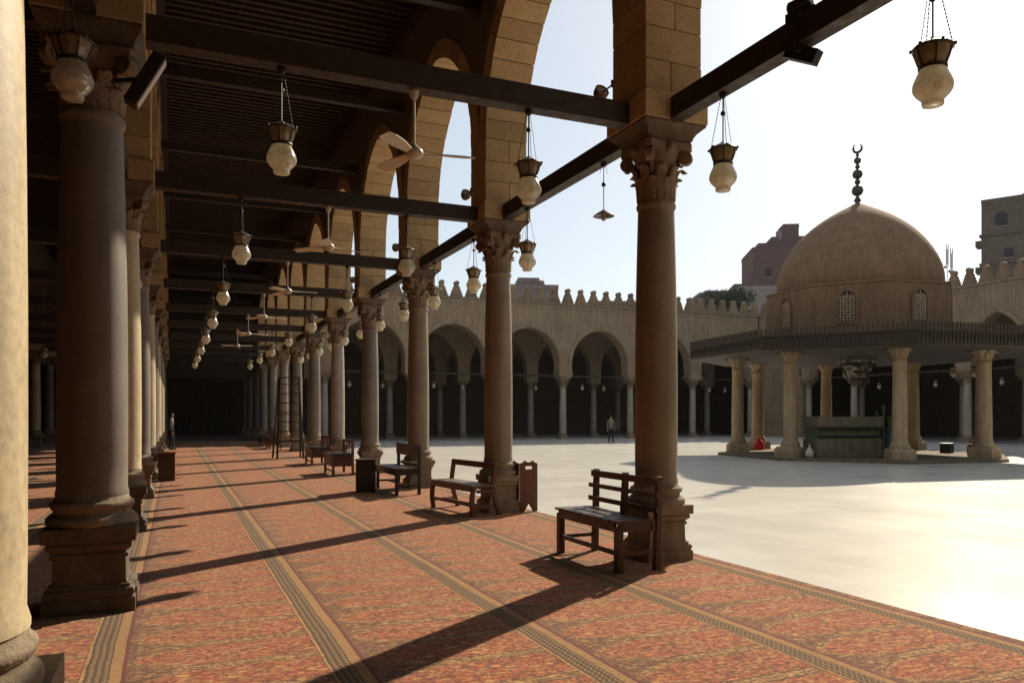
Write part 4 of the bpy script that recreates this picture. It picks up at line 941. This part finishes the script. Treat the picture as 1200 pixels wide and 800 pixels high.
# ------------------------------------------------------------------ city beyond the walls
def at_(px, d, z=0):
    r = (px - 600) * d / 914; c_, s_ = math.cos(R_(23.42)), math.sin(R_(23.42)); return Vector((r * c_ + d * s_, d * c_ - r * s_, z))
def far_house(name, px, d, rz, label, wall_mat, blocks, wins, tanks=()):
    """blocks: (x0,x1,y0,y1,z0,z1); wins: (face, u, z, w, h, arched) on the -y face (face 0) or -x face (face 1) of block 0"""
    p = at_(px, d); e = empty(name, (p.x, p.y, -0.3), rz, label, 'building')
    for i, (x0, x1, y0, y1, z0, z1) in enumerate(blocks):
        m = MB(); m.b2(x0, x1, y0, y1, z0, z1); m.build('wall', wall_mat[i % len(wall_mat)], e)
        m = MB(); t = .35
        m.b2(x0 - .06, x1 + .06, y0 - .06, y0 + t, z1 + .001, z1 + .8); m.b2(x0 - .06, x1 + .06, y1 - t, y1 + .06, z1 + .001, z1 + .8); m.b2(x0 - .06, x0 + t, y0 + t, y1 - t, z1 + .001, z1 + .8); m.b2(x1 - t, x1 + .06, y0 + t, y1 - t, z1 + .001, z1 + .8)
        m.build('parapet', wall_mat[i % len(wall_mat)], e)
    x0, x1, y0, y1, z0, z1 = blocks[0]
    for (fc, u, z, w_, h_, ar) in wins:
        f = (lambda uu, zz, t: (x0 + uu, y0 - t, zz)) if fc == 0 else (lambda uu, zz, t: (x0 - t, y1 - uu, zz))
        wn = empty('window', (0, 0, 0)); wn.parent = e
        if ar: poly = [(u - w_ / 2, z), (u + w_ / 2, z)] + [(u + w_ / 2 * math.cos(a * math.pi / 8), z + h_ - w_ / 2 + w_ / 2 * math.sin(a * math.pi / 8)) for a in range(9)]
        else: poly = [(u - w_ / 2, z), (u + w_ / 2, z), (u + w_ / 2, z + h_), (u - w_ / 2, z + h_)]
        m = MB(); m.prism(poly, f, -.2, .03); m.build('pane', M['inner_shade'], wn)
        m = MB(); m.prism([(u - w_ / 2 - .1, z - .18), (u + w_ / 2 + .1, z - .18), (u + w_ / 2 + .1, z), (u - w_ / 2 - .1, z)], f, -.05, .25); m.build('sill', M['far_grey'], wn)
    for (x, y, z, r, h) in tanks:
        m = MB(); m.lathe([(r, 0), (r, h * .85), (r * .75, h), (.05, h * 1.05)], 14, (x, y, z)); m.build('water_tank', M['far_mauve'], e)
    return e
# dark red-brown tower block with a stepped roof
wins = [(0, u, z, 1.3, 1.7, False) for z in (24.0, 27.5, 31.0) for u in (3.2, 7.0, 10.5, 14.0)]
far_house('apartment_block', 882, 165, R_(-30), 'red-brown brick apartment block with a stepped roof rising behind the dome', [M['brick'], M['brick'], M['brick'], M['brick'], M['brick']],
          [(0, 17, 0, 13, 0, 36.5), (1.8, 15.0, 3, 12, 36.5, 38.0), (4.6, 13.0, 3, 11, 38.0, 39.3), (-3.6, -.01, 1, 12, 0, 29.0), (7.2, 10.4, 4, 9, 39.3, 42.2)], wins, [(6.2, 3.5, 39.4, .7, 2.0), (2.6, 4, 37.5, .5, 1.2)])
far_house('low_building', 868, 150, R_(-25), 'pale grey rendered building below the brick apartment block', [M['far_grey'], M['far_mauve']], [(0, 8.5, 0, 9, 0, 25.9), (-7.5, -.01, 1.5, 9, 0, 24.9)], [(0, 2.0, 20.5, 1.2, 1.6, False), (0, 4.6, 20.5, 1.2, 1.6, False), (0, 7.0, 20.5, 1.2, 1.6, False)])
wins = []
for z, ar in ((37.0, True), (31.0, False), (26.0, False), (21.0, False)):
    for i in range(6): wins.append((0, 3.2 + i * 4.9 + (0 if ar else 1.2), z, 2.0 if ar else 1.5, 2.7 if ar else 1.8, ar))
for z in (37.0, 31.0, 26.0): wins += [(1, 3.0, z, 1.5, 1.9, False), (1, 8.0, z, 1.5, 1.9, False)]
e = far_house('apartment_tower', 1150, 147, R_(-62), 'grey-brown apartment tower with arched top windows beyond the crenellated wall', [M['far_brown'], M['far_brown']], [(0, 32, 0, 14, 0, 41.5), (12, 22, 2, 10, 41.5, 44.5)], wins, [(7.5, 3, 41.6, 1.5, 1.5)])
for z in (35.4, 30.0, 24.9):
    m = MB(); m.b2(-.25, 32.2, -.35, -.001, z, z + .35); m.b2(-.35, -.001, -.3, 14.2, z, z + .35); m.build('ledge', M['far_brown'], e)
for z in (28.9, 33.9): m = MB(); m.b2(-1.2, -.01, 1.5, 4.5, z, z + 1.1); m.build('balcony', M['far_brown'], e)
far_house('roof_block', 588, 130, R_(-18), 'mauve rooftop building showing between merlons past the granite column', [M['far_mauve'], M['far_mauve']], [(0, 9.5, 0, 9, 0, 22.9), (2.9, 6.4, 1, 6, 22.9, 24.2)], [(0, 2.0, 18.6, 1.0, 1.4, False), (0, 6.6, 18.6, 1.0, 1.4, False)], [(6.9, 1.5, 23.0, .5, 1.6)])
far_house('roof_block', 690, 140, R_(-20), 'low mauve rooftop just above the merlons of the facade', [M['far_mauve']], [(0, 12, 0, 9, 0, 21.6)], [(0, 3.0, 18.0, 1.0, 1.4, False)])
far_house('roof_block', 827, 135, R_(-24), 'low brown rooftop beside the tree tops behind the facade', [M['far_brown']], [(0, 6.0, 0, 9, 0, 22.6)], [(0, 2.0, 18.0, 1.0, 1.4, False)])
def tree(px, d, top, rad, label):
    p = at_(px, d); e = empty('street_tree', (p.x, p.y, -.3), label=label, cat='tree', group='trees behind the facade')
    m = MB(); m.tube((0, 0, 0), (.2, 0, top * .45), .45, .3, 8); m.tube((.2, 0, top * .45), (-.2, .3, top * .75), .3, .12, 7); m.tube((.2, 0, top * .45), (1.4, -.3, top * .8), .22, .08, 6); m.tube((.2, 0, top * .5), (-1.6, .2, top * .8), .22, .08, 6); m.build('trunk', M['bench'], e)
    m = MB(); 
    cl = [(random.gauss(0, rad * .5), random.gauss(0, rad * .5), top - rad * .75 + random.gauss(0, rad * .32), random.uniform(.3, .55) * rad) for _ in range(16)]
    for _ in range(1500):
        cx, cy, cz, cr = random.choice(cl); v = Vector((random.gauss(0, 1), random.gauss(0, 1), random.gauss(0, 1))).normalized() * cr * random.uniform(.5, 1); c = Vector((cx, cy, min(cz, top - cr))) + v
        u = Vector((random.gauss(0, 1), random.gauss(0, 1), random.gauss(0, 1))).normalized() * .30; w_ = u.orthogonal().normalized() * .16
        m.add([c - u, c + w_, c + u, c - w_], [(0, 1, 2, 3)])
    m.build('crown', M['leaf'], e)
tree(846, 128, 22.8, 3.2, 'dark dusty tree top showing above the facade merlons, beside the low brown rooftop')
tree(858, 126, 22.6, 2.8, 'dark dusty tree top showing above the merlons below the brick apartment block')
p = at_(1110, 170); e = empty('antenna_mast', (p.x, p.y, -.3), label='slim lattice phone mast with panel antennas beyond the crenellated wall', cat='mast')
for ox, hh in ((0, 39.0), (1.35, 38.2)):
    m = MB(); m.tube((ox, 0, 0), (ox, 0, hh - 1), .10, .07, 6)
    for z in range(20, 34, 2): m.tube((ox - .2, 0, z), (ox + .2, 0, z + 1), .03, n=4)
    m.build('pole', M['far_grey'], e)
    for s in (-.3, .3): m = MB(); m.box((ox + s, 0, hh - 2.2), (.13, .12, 4.4)); m.build('panel_antenna', M['far_grey'], e)
    m = MB(); m.tube((ox - .7, 0, hh - 4.6), (ox + .7, 0, hh - 4.6), .06, n=6); m.ball((ox - .6, 0, hh - 5), .3, 8); m.build('bracket', M['far_grey'], e)

# ------------------------------------------------------------------ people
def person(loc, rz, H, shirt, trousers, skin, hair, label, step=0.12):
    k = H / 1.75; V = []; E = []; RAD = []
    def v(p, r): V.append((p[0] * k, p[1] * k, p[2] * k)); RAD.append(r * k); return len(V) - 1
    def ch(ids):
        for a, b in zip(ids, ids[1:]): E.append((a, b))
    pel = v((0, 0, .95), (.155)); wa = v((0, 0, 1.12), .135); cht = v((0, .01, 1.32), .155); sh = v((0, .01, 1.44), .11); nk = v((0, 0, 1.52), .055); hd = v((0, -.015, 1.62), .088); ht = v((0, 0, 1.70), .078)
    ch([pel, wa, cht, sh, nk, hd, ht])
    for s in (-1, 1):
        hip = v((s * .10, 0, .88), .105); kn = v((s * .11, -s * step * .4 - .02, .49), .066); an = v((s * .11, -s * step * .9 + .03, .09), .044); he = v((s * .11, -s * step * .9 + .04, .045), .042); to = v((s * .125, -s * step * .9 - .15, .04), .036)
        ch([pel, hip, kn, an, he, to])
        so = v((s * .19, .01, 1.42), .068); el = v((s * .255, .03 + s * step * .2, 1.14), .046); wr = v((s * .265, -.03 + s * step * .4, .90), .032); pa = v((s * .265, -.045 + s * step * .4, .83), .036)
        ch([sh, so, el, wr, pa])
        for f_, (fy, L_) in enumerate(((-.034, .075), (-.012, .085), (.010, .08), (.030, .065))):
            a = v((s * .262, -.045 + s * step * .4 + fy, .78), .010); b = v((s * .252, -.05 + s * step * .4 + fy, .78 - L_), .008); ch([pa, a, b])
        a = v((s * .255, -.095 + s * step * .4, .815), .011); b = v((s * .245, -.105 + s * step * .4, .775), .009); ch([pa, a, b])
    me = bpy.data.meshes.new('body'); me.from_pydata(V, E, []); o = bpy.data.objects.new('tmp', me); COL.objects.link(o)
    md = o.modifiers.new('skin', 'SKIN')
    for i, sv_ in enumerate(me.skin_vertices[0].data): sv_.radius = (RAD[i], RAD[i] * (0.72 if i in (0, 1, 2, 3) else 1)); sv_.use_root = (i == 0)
    sb = o.modifiers.new('sub', 'SUBSURF'); sb.levels = 2; sb.render_levels = 2
    dg = bpy.context.evaluated_depsgraph_get(); me2 = bpy.data.meshes.new_from_object(o.evaluated_get(dg)); bpy.data.objects.remove(o)
    me2.name = 'body'
    me2.materials.clear()
    for mt in (shirt, trousers, skin, M['iron']): me2.materials.append(mt)
    for p in me2.polygons:
        p.use_smooth = True; z = p.center.z / k; x = abs(p.center.x) / k
        p.material_index = 3 if z < .085 else (2 if (z > 1.50 or (x > .215 and z < .90)) else (1 if z < .93 and x < .215 else 0))
    e = empty('person', loc, rz, label, 'person'); link('body', me2, e)
    m = MB(); m.lathe([(.088 * k, -.02 * k), (.096 * k, .03 * k), (.088 * k, .07 * k), (.06 * k, .105 * k), (.005, .12 * k)], 14, (0, .014 * k, 1.64 * k), cap=False); m.build('hair', hair, e)
    m = MB(); m.ball((0, -.098 * k, 1.605 * k), .018 * k, 6); [m.ball((s * .09 * k, 0, 1.61 * k), .022 * k, 6) for s in (-1, 1)]; m.build('face', skin, e)
skin = plain('skin', (0.36, 0.20, 0.13), 0.55); shirt1 = plain('tan_jacket', (0.20, 0.15, 0.115), 0.9); trous = plain('dark_trousers', (0.018, 0.020, 0.026), 0.9); hairm = plain('black_hair', (0.012, 0.010, 0.010), 0.6); shirt2 = plain('grey_shirt', (0.16, 0.15, 0.15), 0.9)
pp = world_at(716, 518.2, ZC)
person((pp.x, pp.y, ZC), R_(-15), 1.68, shirt1, trous, skin, hairm, 'person in a tan jacket and dark trousers standing before the far arcade')
person((-0.10, 38.6, lift()), R_(80), 1.66, shirt2, trous, skin, hairm, 'person in dark clothes standing beside the far inner columns on the carpet', .05)

# ------------------------------------------------------------------ dusty city air
m = MB(); m.b2(-130, 330, -45, 330, -1.35, 60); hzo = m.build('haze', None); hzo['kind'] = 'stuff'
hm = bpy.data.materials.new('haze_air'); hm.use_nodes = True; hn = hm.node_tree.nodes; hn.remove(hn['Principled BSDF'])
pvn = hn.new('ShaderNodeVolumePrincipled'); pvn.inputs['Color'].default_value = (.84, .88, .96, 1); pvn.inputs['Density'].default_value = 0.0001; pvn.inputs['Anisotropy'].default_value = 0.2
hm.node_tree.links.new(pvn.outputs[0], hn['Material Output'].inputs['Volume']); hzo.data.materials.append(hm)
